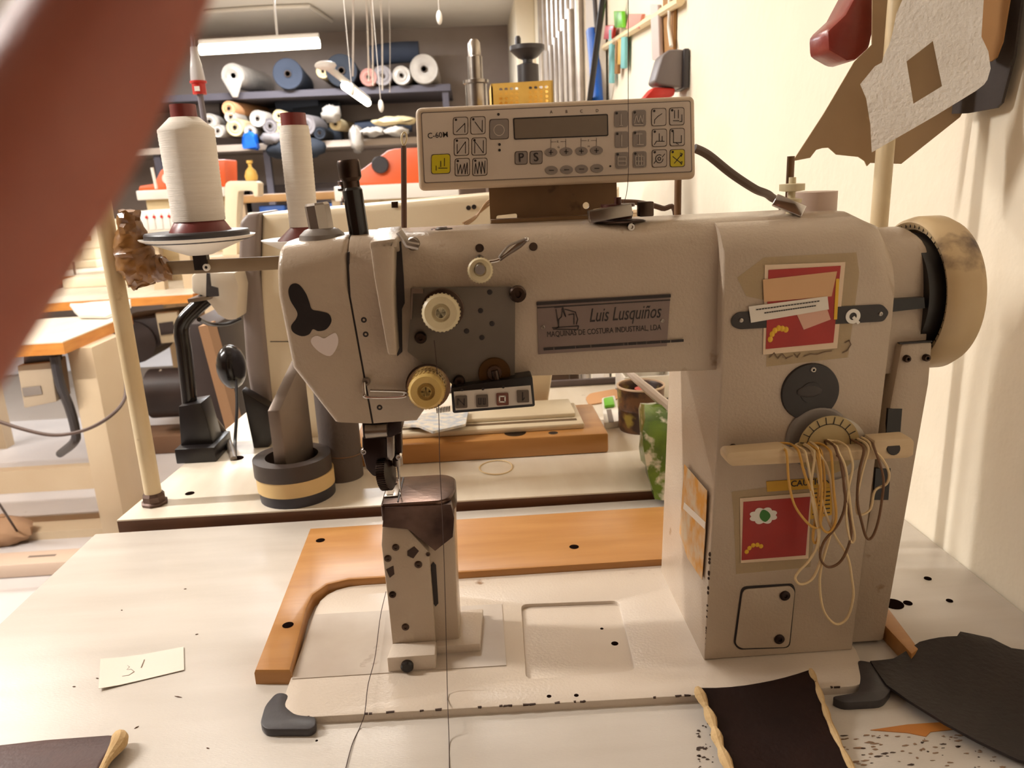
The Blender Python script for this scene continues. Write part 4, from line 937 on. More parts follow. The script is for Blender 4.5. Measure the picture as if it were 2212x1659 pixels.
q = [PY(279, 455, YA), PY(282, 490, YA), PY(286, 530, YA), PY(294, 570, YA), PY(304, 600, YA), PY(312, 618, YA)]
g = G().tube(cr(q, 5), [.0130, .0132, .0136, .014, .0145, .0155, .0175, .019, .020, .021, .022, .0235, .024, .0245, .025, .0245, .024, .023, .022, .021, .02, .019, .018, .017, .016, .015][:26], 16)
g.jitter(.0022).out('tape_wrap', tpm_, ts)
q = [PY(300, 575, YA), PY(330, 580, YA), PY(352, 578, YA), PY(364, 572, YA)]
G().tube(cr(q, 5), [.021]*6+[.018]*6+[.013]*4, 14).jitter(.0015).out('tape_wrap', tpm_, ts)
screw(447, 577, YA-.003, .005, ts, white, 'arm_screw')
def spool(px, pyb, y, k, label, body_w, hgt, cap_w, foot_w, tilt=0):
    c = PY(px, pyb, y); t = thing('thread_spool', c, label, 'thread spool', 'thread cones on the stand')
    LOCAL.append(t); t.rotation_euler = (0, tilt, 0)
    h = hgt; a = h*.115
    G().lathe([(0, 0), (foot_w, 0), (foot_w, .002), (body_w*.9, a), (body_w*.8, a), (0, a)], (0, 0, 0), (0, 0, 1), 36).out('cone_foot', maroon, t)
    n = 46; prof = [(0, a)]
    for i in range(n+1):
        f = i/n; r = body_w*(.955+.045*f)+(.0004 if i % 2 else 0); prof.append((r, a+f*h*.70))
    prof += [(cap_w*1.12, h*.905), (0, h*.905)]
    G().lathe(prof, (0, 0, 0), (0, 0, 1), 40).out('thread_winding', threadw, t, sm=1.2)
    G().lathe([(0, h*.89), (cap_w, h*.89), (cap_w*.98, h), (cap_w*.86, h), (cap_w*.84, h*.95), (0, h*.95)], (0, 0, 0), (0, 0, 1), 30).out('cone_top', maroon, t)
    return t
def dish(px, py, y, r, foam, parent):
    c = PY(px, py, y)
    G().lathe([(.012, -.014), (.016, -.014), (r, .008), (r*1.02, .010), (r*.98, .010), (.014, -.010)], c, (0, 0, 1), 40).out('spool_dish', white, parent)
    if foam: G().lathe([(0, .004), (r*.90, .004), (r*.92, .006), (r*.92, .015), (r*.90, .017), (0, .017)], c, (0, 0, 1), 44).out('foam_pad', darkgrey, parent)
    G().bb(c.x-.009, c.x+.009, c.y-.006, c.y+.006, c.z-.034, c.z-.010).out('dish_post', black, parent)
YS = YA
dish(430, 527, YS, .072, True, ts)
spool(435, 508, YS, 1, 'wide white thread cone on the black foam pad', .0345, .164, .0163, .0415)
dish(668, 530, YS, .060, False, ts)
spool(660, 520, YS, 1, 'narrow white thread cone behind the machine head', .0195, .162, .0162, .036, .012)

# ------------------------------------------------------------------ second sewing machine, seen from behind
s2m = thing('rear_sewing_machine', (-.1, 1.36, Z2), 'cream sewing machine on the rear table facing away from the viewer', 'sewing machine')
Y2 = 1.34
g = G().prism(poly_y([(564, 462), (1056, 418), (1340, 404), (1340, 560), (1190, 600), (720, 640), (712, 1012), (592, 1016), (590, 880), (572, 700), (560, 590)], Y2), (0, .13, 0))
g.bev(.018, 4, lambda e: abs(e.verts[0].co.y-e.verts[1].co.y) < 1e-4 and min(v.co.z for v in e.verts) > .3 and max(v.co.y for v in e.verts) < Y2+.001); g.out('machine_body', cream3, s2m)
g = G().prism(poly_y([(514, 560), (516, 480), (530, 462), (563, 458), (559, 590), (571, 700), (589, 880), (546, 884), (530, 790)], Y2-.006), (0, .14, 0)).bev(.008, 3)
g.out('end_cover', mat('end_cover_grey', (138, 124, 118), .4, var=(122, 108, 100), vs=6), s2m)
stroke(G(), poly_y([(584, 738), (700, 738)], Y2-.0004), .0012).out('body_seam', ink, s2m)
for px, py in ((1012, 449), (1024, 447)): screw(px, py, Y2-.0006, .004, s2m, ink, 'hole', .0005)
G().prism(poly_y([(845, 436), (860, 435), (860, 449), (846, 449)], Y2-.0006), (0, -.0004, 0)).out('plug', steeld, s2m)
G().lathe([(0, 0), (.006, .002), (.005, .010), (.0025, .014), (.0025, .020), (.010, .022), (.010, .026), (.004, .027), (.004, .031), (.011, .033), (.010, .038), (0, .039)], PY(745, 440, 1.40), (0, 0, 1), 18).out('top_knob', steeld, s2m)
g = G().prism(poly_y([(1180, 560), (1030, 570), (1040, 800), (1055, 905), (1180, 898), (1195, 800)], Y2+.01), (0, .09, 0)).bev(.006); g.out('machine_head', cream3, s2m)
stroke(G(), poly_y([(1113, 800), (1113, 930)], Y2+.009), .001).out('head_seam', ink, s2m)
for px, py in ((1092, 898), (1117, 896)): screw(px, py, Y2+.0095, .003, s2m, ink, 'hole', .0005)
G().lathe([(0, .006), (.040, .006), (.046, 0), (0, 0)], PY(1372, 512, 1.33), (.0, -1, .1), 40).out('belt_cover', mat('belt_cover_beige', (214, 190, 156), .45), s2m)
stroke(G(), [PY(1346, 463, 1.322), PY(1376, 460, 1.322)], .0012).out('arrow_mark', mat('arrow_tan', (160, 120, 80), .6), s2m)
# wooden base and bed
wz = Z2+.034
wb0, wb1 = PZ(840, 1006, Z2), PZ(1315, 978, Z2)
wby = (wb0.y+wb1.y)/2
G().bb(-.215, wb1.x, wby, wby+.17, Z2, wz).bev(.004, 2).out('wooden_base', wood, s2m)
G().bb(-.19, wb1.x-.035, wby+.028, wby+.15, wz, wz+.010).bev(.003).out('bed_plate', cream3, s2m)
G().bb(-.19, wb1.x-.045, wby+.045, wby+.055, wz+.010, wz+.0105).out('bed_groove', mat('groove_brown', (104, 82, 58), .6), s2m)
G().bb(-.19, wb1.x-.045, wby+.062, wby+.15, wz+.010, wz+.018).bev(.003).out('bed_top', cream3, s2m)
for px, py in ((1195, 935),): 
    c = PZ(px, py, wz); G().lathe([(0, .0004), (.007, .0004), (.008, 0)], c, (0, 0, 1), 16).out('wood_hole', ink, s2m)
c = PZ(1113, 935, wz); G().lathe([(0, .0006), (.016, .0006), (.018, 0)], c, (0, 0, 1), 24).out('wood_recess', steeld, s2m)
G().prism(poly_y([(520, 842), (590, 884), (592, 930), (570, 1000), (556, 1012), (545, 960), (528, 880)], 1.30), (0, .03, 0)).bev(.004).out('black_bracket', black, s2m)
# floral cloth on bed
cz = wz+.019
cl = [V((p.x, p.y, 0)) for p in poly_z([(868, 922), (905, 925), (935, 938), (1006, 922), (1012, 893), (940, 896), (868, 905)], cz)]
g = G().prism([V((p.x, p.y, cz+.001)) for p in cl], (0, 0, .004)); g.out('cloth_scrap', mat('floral_cloth', (232, 222, 204), .85, var=(186, 190, 196), vs=90, vamt=.25), None, 'white floral cloth scrap folded on the rear machine bed', 'cloth')

# ------------------------------------------------------------------ black support arm with synchronizer
kb = PZ(430, 1000, Z2)
sa = thing('support_arm', (kb.x, kb.y+.03, Z2), 'black bent pipe stand on the rear table', 'stand')
G().bb(PY(379, 990, kb.y).x, PY(466, 990, kb.y).x, kb.y, kb.y+.09, Z2, Z2+.026).bev(.002).out('stand_base', black, sa)
yk = kb.y+.02
G().prism(poly_y([(385, 878), (434, 870), (462, 965), (391, 975)], yk), (0, .05, 0)).bev(.002).out('stand_block', black, sa)
G().tube(cr([PY(412, 900, yk+.025), PY(408, 850, yk+.025), PY(398, 760, yk+.025), PY(392, 715, yk+.025), PY(400, 690, yk+.025), PY(425, 664, yk+.03), PY(446, 646, yk+.035)], 6), .0125, 14).out('bent_pipe', blackm, sa)
G().box(PY(440, 642, yk+.03), (.035, .05, .006), Matrix.Rotation(-.1, 3, 'Y')).out('mount_plate', steel, sa)
G().prism(poly_y([(446, 590), (452, 590), (455, 618), (470, 622), (472, 640), (445, 642)], yk+.005), (0, .004, 0)).out('mount_bracket', darkgrey, sa)
sy = G().prism(poly_y([(412, 596), (424, 588), (508, 588), (516, 620), (512, 690), (490, 692), (470, 680), (440, 640), (414, 632)], yk+.02), (0, .08, 0)).bev(.004)
sy.out('synchronizer', mat('synchronizer_white', (214, 202, 184), .4), sa)
G().ball(PY(500, 792, 1.42), (.027, .03, .042), 22).out('knee_pad', blackm, None, 'black rounded knee pad hanging beside the rear machine column', 'knee lever')
G().tube(cr([PY(510, 820, 1.40), PY(512, 880, 1.36), PY(508, 950, 1.32), PZ(508, 985, Z2+.002)], 6), .003, 8).out('black_cable', black, None, 'thin black cable running down into the rear table', 'cable')
G().tube(cr([PY(408, 860, yk+.06), PY(440, 880, yk+.06), PY(462, 905, yk+.06), PY(490, 945, 1.33), PZ(505, 992, Z2+.002)], 6), .0055, 10).out('grey_cable', mat('cable_lightgrey', (128, 116, 104), .4), None, 'thicker grey cable curving into the hole of the rear table', 'cable')
G().tube(cr([PY(430, 690, yk+.03), PY(455, 700, 1.42), PY(490, 700, 1.46), PY(520, 688, 1.48)], 6), .004, 8).out('black_lead', black, None, 'black lead running from the bent pipe to the rear machine', 'cable')

# ------------------------------------------------------------------ tape rolls on a steel bar
rcn = PZ(637, 1080, Z2); rcn = V((rcn.x, 1.075, Z2))
def ring(z, r, h, hole_, m_, name, label, dx=0, dy=0):
    G().lathe([(hole_, 0), (r, 0), (r, h), (hole_, h), (hole_, 0)], rcn+V((dx, dy, z)), (0, 0, 1), 44).out(name, m_, None, label, 'tape roll', 'tape rolls stacked on the rear table')
ring(0, .054, .016, .038, mat('tape_navy', (38, 34, 42), .45), 'tape_roll', 'dark blue tape roll at the bottom of the stack', .001)
ring(.016, .0555, .022, .038, mat('tape_cream', (216, 186, 132), .55, var=(200, 166, 110), vs=10), 'tape_roll', 'cream masking tape roll in the middle of the stack')
ring(.038, .0555, .024, .038, mat('tape_brown', (58, 46, 40), .5), 'tape_roll', 'dark brown tape roll on top of the stack', -.002)
sbm = mat('bar_steel', (134, 120, 108), .4, metal=.5, var=(116, 102, 92), vs=12)
bx_, by_ = rcn.x-.012, rcn.y-.03
sbp = [V((bx_-.008, by_, Z2)), V((bx_-.008, by_+.06, Z2)), V((bx_-.008, by_+.06, .208)), V((bx_-.008, by_, .150))]
tbar = G().prism(sbp, (.017, 0, 0)).bev(.001)
tbar.warp(lambda p: V((p.x+(p.y-by_)*.45, p.y, p.z))).out('steel_bar', sbm, None, 'upright grey steel bar with slanted top inside the tape rolls', 'bar')
gc = PZ(742, 1028, Z2)
gt = thing('grey_sleeve', gc, 'dark grey rolled sleeve standing behind the machine head', 'roll')
G().lathe([(0, 0), (.031, 0), (.0315, .05), (.031, .052), (.0315, .054), (.031, .14), (.027, .14), (.027, .05), (0, .05)], gc, (0, 0, 1), 34).out('sleeve', mat('sleeve_grey', (92, 80, 74), .7, var=(78, 66, 60), vs=12, bump=.3, bs=200), gt)
G().lathe([(.0318, .040), (.0325, .041), (.0318, .042)], gc, (.05, 0, 1), 34).out('binding_thread', rubber3, gt)

# ------------------------------------------------------------------ small things on the rear table, seen under the arm
rc_ = PZ(1071, 1011, Z2)
G().tube([rc_+V((.026*math.cos(2*PI*i/36), .030*math.sin(2*PI*i/36), .0012+.0006*math.sin(4*PI*i/36))) for i in range(36)], .0011, 6, True).out('elastic_ring', rubber, None, 'tan elastic ring lying alone on the rear table', 'elastic band')
kn = thing('tape_cutter', PZ(1320, 900, Z2), 'white and green cutter lying beside the patterned pot', 'cutter')
kp = [V((p.x, p.y, Z2)) for p in poly_z([(1300, 872), (1328, 866), (1342, 922), (1306, 928)], Z2)]
G().prism(rpoly(kp, .006, 3), (0, 0, .012)).bev(.003).out('cutter_body', white, kn)
kp = [V((p.x, p.y, Z2+.0123)) for p in poly_z([(1304, 866), (1324, 862), (1328, 880), (1306, 883)], Z2+.012)]
G().prism(kp, (0, 0, .006)).bev(.002).out('cutter_slider', greenp, kn)
kp = [V((p.x, p.y, Z2+.0123)) for p in poly_z([(1310, 886), (1320, 885), (1326, 912), (1315, 913)], Z2+.012)]
G().prism(kp, (0, 0, .0006)).out('cutter_slot', inkg, kn)
pc = PZ(1384, 925, Z2)
pot = thing('patterned_pot', pc, 'round brown patterned pot holding a red reel on the rear table', 'pot')
potm = mat('pot_pattern', (96, 62, 32), .5, var=(52, 30, 18), vs=34, vamt=.12, dirt=(140, 120, 50), ds=30, dth=.56)
G().lathe([(0, 0), (.037, 0), (.039, .006), (.0395, .038), (.0402, .04), (.0395, .042), (.041, .075), (.042, .078), (.039, .078), (.037, .074), (.036, .008), (0, .008)], pc, (0, 0, 1), 40).out('pot_wall', potm, pot)
G().lathe([(.039, .0782), (.042, .0782), (.042, .081), (.039, .081), (.039, .0782)], pc, (0, 0, 1), 40).out('pot_rim', mat('pot_rim', (206, 178, 148), .5), pot)
G().lathe([(0, .01), (.012, .01), (.012, .066), (.015, .066), (.015, .074), (.006, .074), (0, .072)], pc+V((.004, -.002, 0)), (0, 0, 1), 24).out('red_reel', redp, None, 'red plastic reel standing inside the patterned pot', 'reel')
# green bag
gb = PZ(1414, 1080, Z2)
gbt = thing('green_bag', gb, 'crumpled green and white snack bag standing beside the column', 'bag')
gm = mat('bag_green', (104, 134, 26), .28, var=(66, 92, 18), vs=30, vamt=.3, dirt=(222, 216, 196), ds=34, dth=.56, bump=.5, bs=40, coat=.5)
g = G().prism([gb, gb+V((.06, .004, 0)), gb+V((.08, .125, 0)), gb+V((.014, .125, 0))], (0, 0, .105))
g.sub(4)
for v in g.bm.verts:
    f = (v.co.z-Z2)/.105
    v.co += V((-.008*f+.004*math.sin(60*v.co.y+30*v.co.z), .03*f*(1-(v.co.y-gb.y)/.15), .012*math.sin(v.co.y*50))) * (1 if f > .02 else 0)
g.jitter(.0016).out('bag_body', gm, gbt, sm=1.5)
c = V((gb.x+.02, gb.y+.08, Z2+.12))
G().tube(cr([c+V((-.03, .06, .03)), c+V((0, .01, .005)), c+V((.03, -.03, -.02))], 5), [.004, .005, .006, .006, .007, .007, .007, .008, .008, .008, .008], 8).out('bag_fold', mat('bag_inside', (206, 190, 176), .35, bump=.4, bs=60), gbt)
# tan leather scrap, bins
ls = [V((p.x, p.y, Z2+.0005)) for p in poly_z([(1265, 862), (1275, 852), (1330, 842), (1345, 860), (1300, 872), (1272, 876)], Z2)]
G().prism(rpoly(ls, .008, 3), (0, 0, .002)).out('leather_scrap', mat('natural_leather', (216, 164, 116), .6), None, 'tan leather scrap behind the white cutter', 'leather piece')
wbn = thing('white_tray', PZ(1385, 842, Z2), 'white plastic tray at the back of the rear table', 'tray')
wc = PZ(1385, 850, Z2); wc = V((wc.x, 1.49, Z2))
G().bb(wc.x-.045, wc.x+.06, wc.y-.04, wc.y+.06, Z2, Z2+.004).out('tray_floor', white, wbn)
for a in ((wc.x-.045, wc.x-.041, wc.y-.04, wc.y+.06), (wc.x+.056, wc.x+.06, wc.y-.04, wc.y+.06), (wc.x-.041, wc.x+.056, wc.y-.04, wc.y-.036), (wc.x-.041, wc.x+.056, wc.y+.056, wc.y+.06)):
    G().bb(*a, Z2, Z2+.05).bev(.001).out('tray_side', white, wbn)
cu = PY(1400, 815, 1.56)
G().lathe([(0, 0), (.026, 0), (.032, .09), (.030, .09), (.025, .004), (0, .004)], (cu.x, 1.56, Z2), (0, 0, 1), 28).out('white_cup', white, None, 'white cup standing at the back of the rear table', 'cup')
G().lathe([(0, 0), (.03, 0), (.03, .11), (0, .11)], (cu.x+.075, 1.555, Z2), (0, 0, 1), 28).out('pale_canister', mat('canister_beige', (190, 172, 150), .5), None, 'beige canister right of the white cup', 'canister')

G().bb(-.2, .538, T2B-.012, T2B, Z2, Z2+.014).bev(.003).out('back_rail', mat('rail_grey', (92, 80, 78), .5), t2)
for k_ in range(3):
    G().tube(cr([PY(1000+k_*4, 482+k_*2, 1.28), PY(1022+k_*3, 470, 1.30), PY(1050, 448-k_*5, 1.32), PY(1075, 430-k_*4, 1.33)], 5), .0016, 6).out('tied_cord', mat('cord_tan', (150, 116, 80), .7), s2m)
# ------------------------------------------------------------------ tables and machines of the left aisle
legm = mat('leg_cream', (204, 184, 154), .45, var=(190, 166, 134), vs=3)
def work_table(c0, c1, width, depth_vec, label, thick=.042):
    t = thing('aisle_table', c0, label, 'table')
    pts = [c0, c1, c1+depth_vec, c0+depth_vec]
    G().prism([p-V((0, 0, .004)) for p in pts], (0, 0, .004)).out('table_top', laminate2, t)
    G().prism([p-V((0, 0, thick)) for p in pts], (0, 0, thick-.004)).out('wood_edge', woodlit, t)
    return t
c0, c1 = PZ(135, 738, 0), PZ(284, 678, 0)
ta = work_table(c0, c1, 0, V((-1.3, -.02, 0)), 'aisle table with an orange wood edge and a wide cream leg at the far left')
ly = c0.y+.10; lx = PY(152, 800, ly).x; lw = PY(207, 800, ly).x-lx
G().bb(lx, lx+lw, ly, ly+.24, FZ, -.042).bev(.004).out('leg', legm, ta)
G().bb(lx-1.2, lx+.02, ly+.02, ly+.06, -.56, -.475).out('stretcher', legm, ta)
G().bb(lx-1.2, lx+.16, ly+.05, ly+.20, FZ, FZ+.03).out('foot', legm, ta)
cb = thing('switch_box', PY(85, 790, c0.y+.05), 'grey switch box mounted under the left aisle table', 'box')
yb = c0.y+.05
G().prism(poly_y([(36, 790), (110, 782), (122, 868), (52, 882)], yb), (0, .10, 0)).bev(.004).out('box_body', mat('box_beige', (178, 160, 136), .5), cb)
G().prism(poly_y([(48, 838), (88, 833), (92, 851), (52, 856)], yb-.0005), (0, -.003, 0)).out('box_label', greypaint, cb)
G().prism(poly_y([(50, 760), (118, 755), (118, 784), (52, 792)], yb+.02), (0, .05, 0)).out('box_bracket', darkgrey, cb)
G().tube(cr([PY(118, 770, yb), PY(130, 830, yb), PY(150, 880, yb+.05), PY(163, 930, yb+.1), PY(160, 955, yb+.15), PZ(130, 980, FZ+.2)], 6), .016, 10).out('conduit', darkgrey, None, 'dark flexible conduit running down behind the cream leg', 'cable')
G().tube(cr([PY(-20, 905, 2.3), PY(60, 930, 2.3), PY(120, 940, 2.3), PY(180, 930, 2.3), PY(230, 905, 2.3), PY(265, 870, 2.35), PY(272, 830, 2.4), PY(262, 760, 2.5), PY(252, 715, 2.55)], 6), .0055, 8).out('hanging_cable', mat('cable_dark', (78, 58, 48), .5), None, 'dark cable sagging in front of the cream table leg', 'cable')
pl_ = [V((p.x, p.y, .004)) for p in poly_z([(152, 665), (175, 690), (230, 690), (283, 668), (283, 655), (200, 660)], .0)]
g = G().prism(pl_, (0, 0, .012)).sub(1).jitter(.004); g.out('paper_stack', paper, None, 'white crumpled papers on the aisle table', 'paper')
# pedal bar and sack on the floor
fb = PZ(-40, 1215, FZ)
ft = thing('pedal_bar', PZ(60, 1205, FZ), 'low beige slotted bar on the floor at the left', 'pedal')
a0, a1 = PZ(-60, 1222, FZ+.05), PZ(180, 1210, FZ+.05)
G().bb(a0.x, a1.x+.25, a1.y, a1.y+.10, FZ, FZ+.05).bev(.008).out('bar_body', mat('bar_beige', (200, 176, 156), .5), ft)
for i in range(4):
    x = a0.x+.16+i*.17; G().bb(x, x+.09, a1.y+.045, a1.y+.058, FZ+.05, FZ+.0506).out('bar_slot', inkg, ft)
sk = PZ(0, 1190, FZ)
G().ball(sk+V((-.03, .06, .05)), (.12, .06, .06), 18).jitter(.006).out('brown_sack', mat('sack_tan', (164, 128, 96), .8), None, 'tan crumpled sack on the floor at the left edge', 'sack')
G().tube([PZ(45, 1160, FZ+.02), PY(-20, 1060, 2.4)], .004, 6).out('floor_rod', steeld, None, 'thin rod leaning over the floor by the tan sack', 'rod')

tbB = work_table(PZ(-40, 662, 0), PZ(416, 634, 0), 0, V((0.05, .62, 0)), 'farther aisle table with orange wood edge behind the taped pole')
bB = PZ(300, 640, 0)
for x in (bB.x-.9, bB.x+.2):
    G().bb(x-.035, x+.035, bB.y+.2, bB.y+.27, FZ, -.042).out('leg', legm, tbB)
# clutch motor and control plate below it
mo = thing('clutch_motor', V((bB.x+.02, bB.y+.12, -.2)), 'dark clutch motor hanging under the farther aisle table', 'motor')
dk = mat('motor_dark', (52, 38, 32), .5, var=(38, 26, 22), vs=8)
ym = bB.y+.10
G().prism(poly_y([(250, 690), (400, 672), (405, 690), (330, 760), (270, 790), (240, 740)], ym), (0, .22, 0)).bev(.01).out('motor_bracket', dk, mo)
G().cyl(PY(290, 740, ym-.02), (0, 1, 0), .10, .25, 26).out('motor_drum', dk, mo)
G().cyl(PY(330, 850, ym-.02), (1, 0, 0), .12, .2, 26).out('motor_drum', dk, mo)
G().prism(poly_y([(335, 676), (382, 672), (392, 738), (348, 742)], ym-.03), (0, .03, 0)).bev(.003).out('motor_plate', mat('plate_beige', (196, 178, 146), .5), mo)
G().prism(poly_y([(343, 698), (374, 694), (378, 720), (348, 724)], ym-.033), (0, -.004, 0)).out('plate_window', dk, mo)
G().prism(poly_y([(255, 830), (390, 820), (470, 826), (470, 838), (400, 842), (258, 846)], ym), (0, .05, 0)).out('motor_rail', legm, mo)
G().tube(cr(poly_y([(345, 800), (360, 815), (350, 830), (330, 835), (332, 860), (350, 872), (368, 850), (372, 820)], ym-.04), 5), .008, 8).out('motor_wire', mat('wire_pale', (196, 178, 156), .5), mo)
sl0, sl1, sl2, sl3 = poly_y([(428, 706), (448, 702), (500, 890), (480, 900)], 1.9)
def ext(a_, b_): d_ = b_-a_; return a_+d_*((FZ-a_.z)/d_.z)
G().prism([sl0, sl1, ext(sl1, sl2), ext(sl0, sl3)], (0, .06, 0)).out('slanted_post', mat('slant_tan', (160, 120, 84), .6), None, 'tan slanted post behind the black bent pipe', 'post')
dc0, dc1 = PY(398, 700, 2.1), PY(446, 690, 2.1)
G().bb(dc0.x, dc1.x+.03, 2.1, 2.4, FZ, dc0.z).bev(.004).out('dark_cabinet', dk, None, 'dark cabinet side behind the black bent pipe', 'cabinet')
fbx = PZ(270, 960, FZ+.06)
G().bb(fbx.x-.04, fbx.x+.34, fbx.y, fbx.y+.2, FZ, FZ+.09).bev(.006).out('floor_pedal', mat('pedal_brown', (122, 90, 66), .6), None, 'brown foot pedal on the floor behind the taped pole', 'pedal')

# background sewing machines, one model copied
bm0 = thing('background_sewing_machine', (0, 0, 0), 'cream sewing machine on the farther aisle table with a small tag', 'sewing machine', 'background sewing machines')
LOCAL.append(bm0)
bmm = mat('lit_background_cream', (236, 222, 194), .4, var=(224, 206, 174), vs=3)  # bright because these machines stand lit; that light is put into the cream
G().bb(-.26, .22, -.09, .09, 0, .05).bev(.008, 2).out('bed', bmm, bm0)
G().bb(.08, .21, -.06, .06, .05, .30).bev(.01, 2).out('column', bmm, bm0)
G().bb(-.24, .21, -.055, .055, .19, .31).bev(.014, 3).out('arm', bmm, bm0)
G().bb(-.27, -.19, -.05, .05, .13, .31).bev(.012, 2).out('head', bmm, bm0)
G().lathe([(0, 0), (.06, 0), (.066, .01), (.066, .03), (.05, .04), (0, .04)], (.215, 0, .25), (1, 0, 0), 24).out('handwheel', greypaint, bm0)
G().tube([(-.23, 0, .13), (-.23, 0, .06)], .006, 8).out('needle_bar', steel, bm0)
G().bb(-.16, -.09, -.0565, -.055, .235, .26).out('tag', card2, bm0)
pb = PZ(215, 622, 0)
bm0.location = V((pb.x+.05, pb.y+.14, 0))
b2 = dup(bm0, V((pb.x-.75, pb.y+.45, 0)), 'cream sewing machine half hidden behind the finger')
b3 = dup(bm0, V((PY(330, 480, 5.0).x, 5.0, .0)), 'cream sewing machine on the third table row behind the wide thread cone')
b4 = dup(bm0, V((PY(610, 480, 5.0).x, 5.0, .0)), 'cream sewing machine behind the rear machine arm', rot=(0, 0, PI))
b5 = dup(bm0, V((PY(140, 520, 5.3).x, 5.3, .0)), 'cream sewing machine in the farthest row at the left')
# third row table with a shelf
t3 = thing('third_row_table', (-1.4, 4.7, 0), 'long pale table in the third row of machines', 'table')
G().bb(-3.6, -.3, 4.75, 5.6, -.04, 0).out('table_top', laminate2, t3)
G().bb(-3.6, -.3, 4.74, 4.75, -.045, .0).out('wood_edge', woodlit, t3)
for x in (-3.4, -2.0, -.5): G().bb(x-.04, x+.04, 5.1, 5.18, FZ, -.04).out('leg', legm, t3)
ws = thing('wooden_shelf', (PY(615, 430, 4.3).x, 4.3, 0), 'raised wooden shelf board behind the spools', 'shelf')
z_ = PY(615, 418, 4.3).z
xa, xb = PY(505, 424, 4.3).x, PY(735, 415, 4.3).x
G().bb(xa, xb, 4.28, 4.6, z_-.04, z_).bev(.003).out('shelf_board', mat('shelf_wood', (196, 156, 104), .55, var=(176, 132, 82), vs=5), ws)
for x in (xa+.03, xb-.03): G().bb(x-.02, x+.02, 4.3, 4.34, FZ, z_-.04).out('shelf_post', legm, ws)
for px, lab in ((590, 'blue plastic bin under the shelf, left of the narrow thread cone'), (700, 'blue plastic bin under the shelf, right of the narrow thread cone')):
    c = PY(px, 455, 4.34)
    bt_ = G().bb(c.x-.07, c.x+.07, 4.32, 4.52, z_-.16, z_-.06).bev(.008); bt_.out('blue_bin', bluep, None, lab, 'bin', 'blue bins under the shelf')
dw = thing('drawer_organiser', (PY(345, 490, 3.75).x, 3.75, 0), 'white organiser with small red-marked drawers behind the taped pole', 'organiser')
yd = 3.75
pa, pb_ = PY(296, 456, yd), PY(392, 490, yd)
G().bb(pa.x, pb_.x, yd, yd+.2, pb_.z-.02, pa.z).bev(.004).out('organiser_body', white, dw)
for i in range(5):
    x0 = pa.x+.012+i*(pb_.x-pa.x-.02)/5; x1 = x0+(pb_.x-pa.x-.02)/5*.84
    d_ = G().bb(x0, x1, yd-.006, yd, pb_.z-.008, pa.z-.012).bev(.002).out('drawer', mat('drawer_white', (226, 222, 214), .4), dw)
    G().cyl(((x0+x1)/2+.015, yd-.006, pa.z-.03), (0, -1, 0), .007, .002, 10).out('drawer_mark', redp, d_)
G().bb(pa.x-.05, pb_.x+.05, yd-.02, yd+.24, pb_.z-.05, pb_.z-.02).out('organiser_shelf', legm, dw)
G().bb(pa.x, pa.x+.05, yd+.05, yd+.1, 0, pb_.z-.05).out('organiser_post', legm, dw)
G().bb(pb_.x-.05, pb_.x, yd+.05, yd+.1, 0, pb_.z-.05).out('organiser_post', legm, dw)
# white tubular machine
wm = thing('tubular_arm_machine', (PY(520, 470, 3.7).x, 3.7, FZ), 'white bent-arm machine right of the wide thread cone', 'machine')
G().prism(rpoly(poly_y([(486, 398), (494, 391), (550, 391), (557, 396), (557, 425), (548, 425), (546, 412), (514, 412), (511, 470), (512, 560), (480, 560), (485, 470)], 3.7), .012, 3), (0, .10, 0)).bev(.012, 3).out('bent_arm', bmm, wm)
G().lathe([(0, 0), (.026, 0), (.03, .02), (.022, .045), (.008, .06), (.008, .075), (.014, .078), (.014, .09), (0, .09)], PY(544, 390, 3.75), (0, 0, 1), 18).out('oil_pot', yellowp, wm)
xm = PY(495, 560, 3.7); G().bb(xm.x-.12, xm.x+.14, 3.62, 3.92, FZ, xm.z+.02).out('machine_stand', legm, wm)
# two orange-headed presses
def press(poly, y, base, label, knob_px, km, kr):
    t = thing('orange_press', (PY(poly[0][0]+60, 400, y).x, y, FZ), label, 'machine', 'orange headed presses')
    G().prism(poly_y(poly, y), (0, .22, 0)).bev(.008, 2).out('orange_head', orangep, t)
    kc = PY(*knob_px, y)
    G().lathe([(0, .03), (kr*.9, .03), (kr, .024), (kr, 0)], kc, (0, -1, 0), 24).out('head_knob', km, t)
    a, b = PY(base[0], base[1], y), PY(base[2], base[3], y)
    G().bb(a.x, b.x, y-.02, y+.26, b.z, a.z).bev(.006).out('press_bed', white, t)
    G().bb(a.x+.03, b.x-.03, y+.02, y+.22, FZ, b.z).out('press_body', mat('press_cream', (214, 192, 150), .5, dirt=(110, 84, 56), ds=8, dth=.6), t)
    return t
press([(732, 406), (736, 387), (752, 386), (768, 376), (838, 325), (852, 321), (1010, 314), (1010, 400)], 4.0, (722, 403, 1010, 422), 'orange-headed press left of the control panel', (822, 356), darkgrey, .042)
pr2 = press([(298, 413), (300, 402), (332, 397), (346, 368), (362, 358), (384, 350), (486, 344), (488, 404)], 4.3, (296, 412, 490, 424), 'orange-headed press behind the wide thread cone', (366, 386), white, .03)
G().tube([PY(338, 408, 4.2), PY(328, 362, 4.2)], .008, 8).out('press_lever', white, pr2)

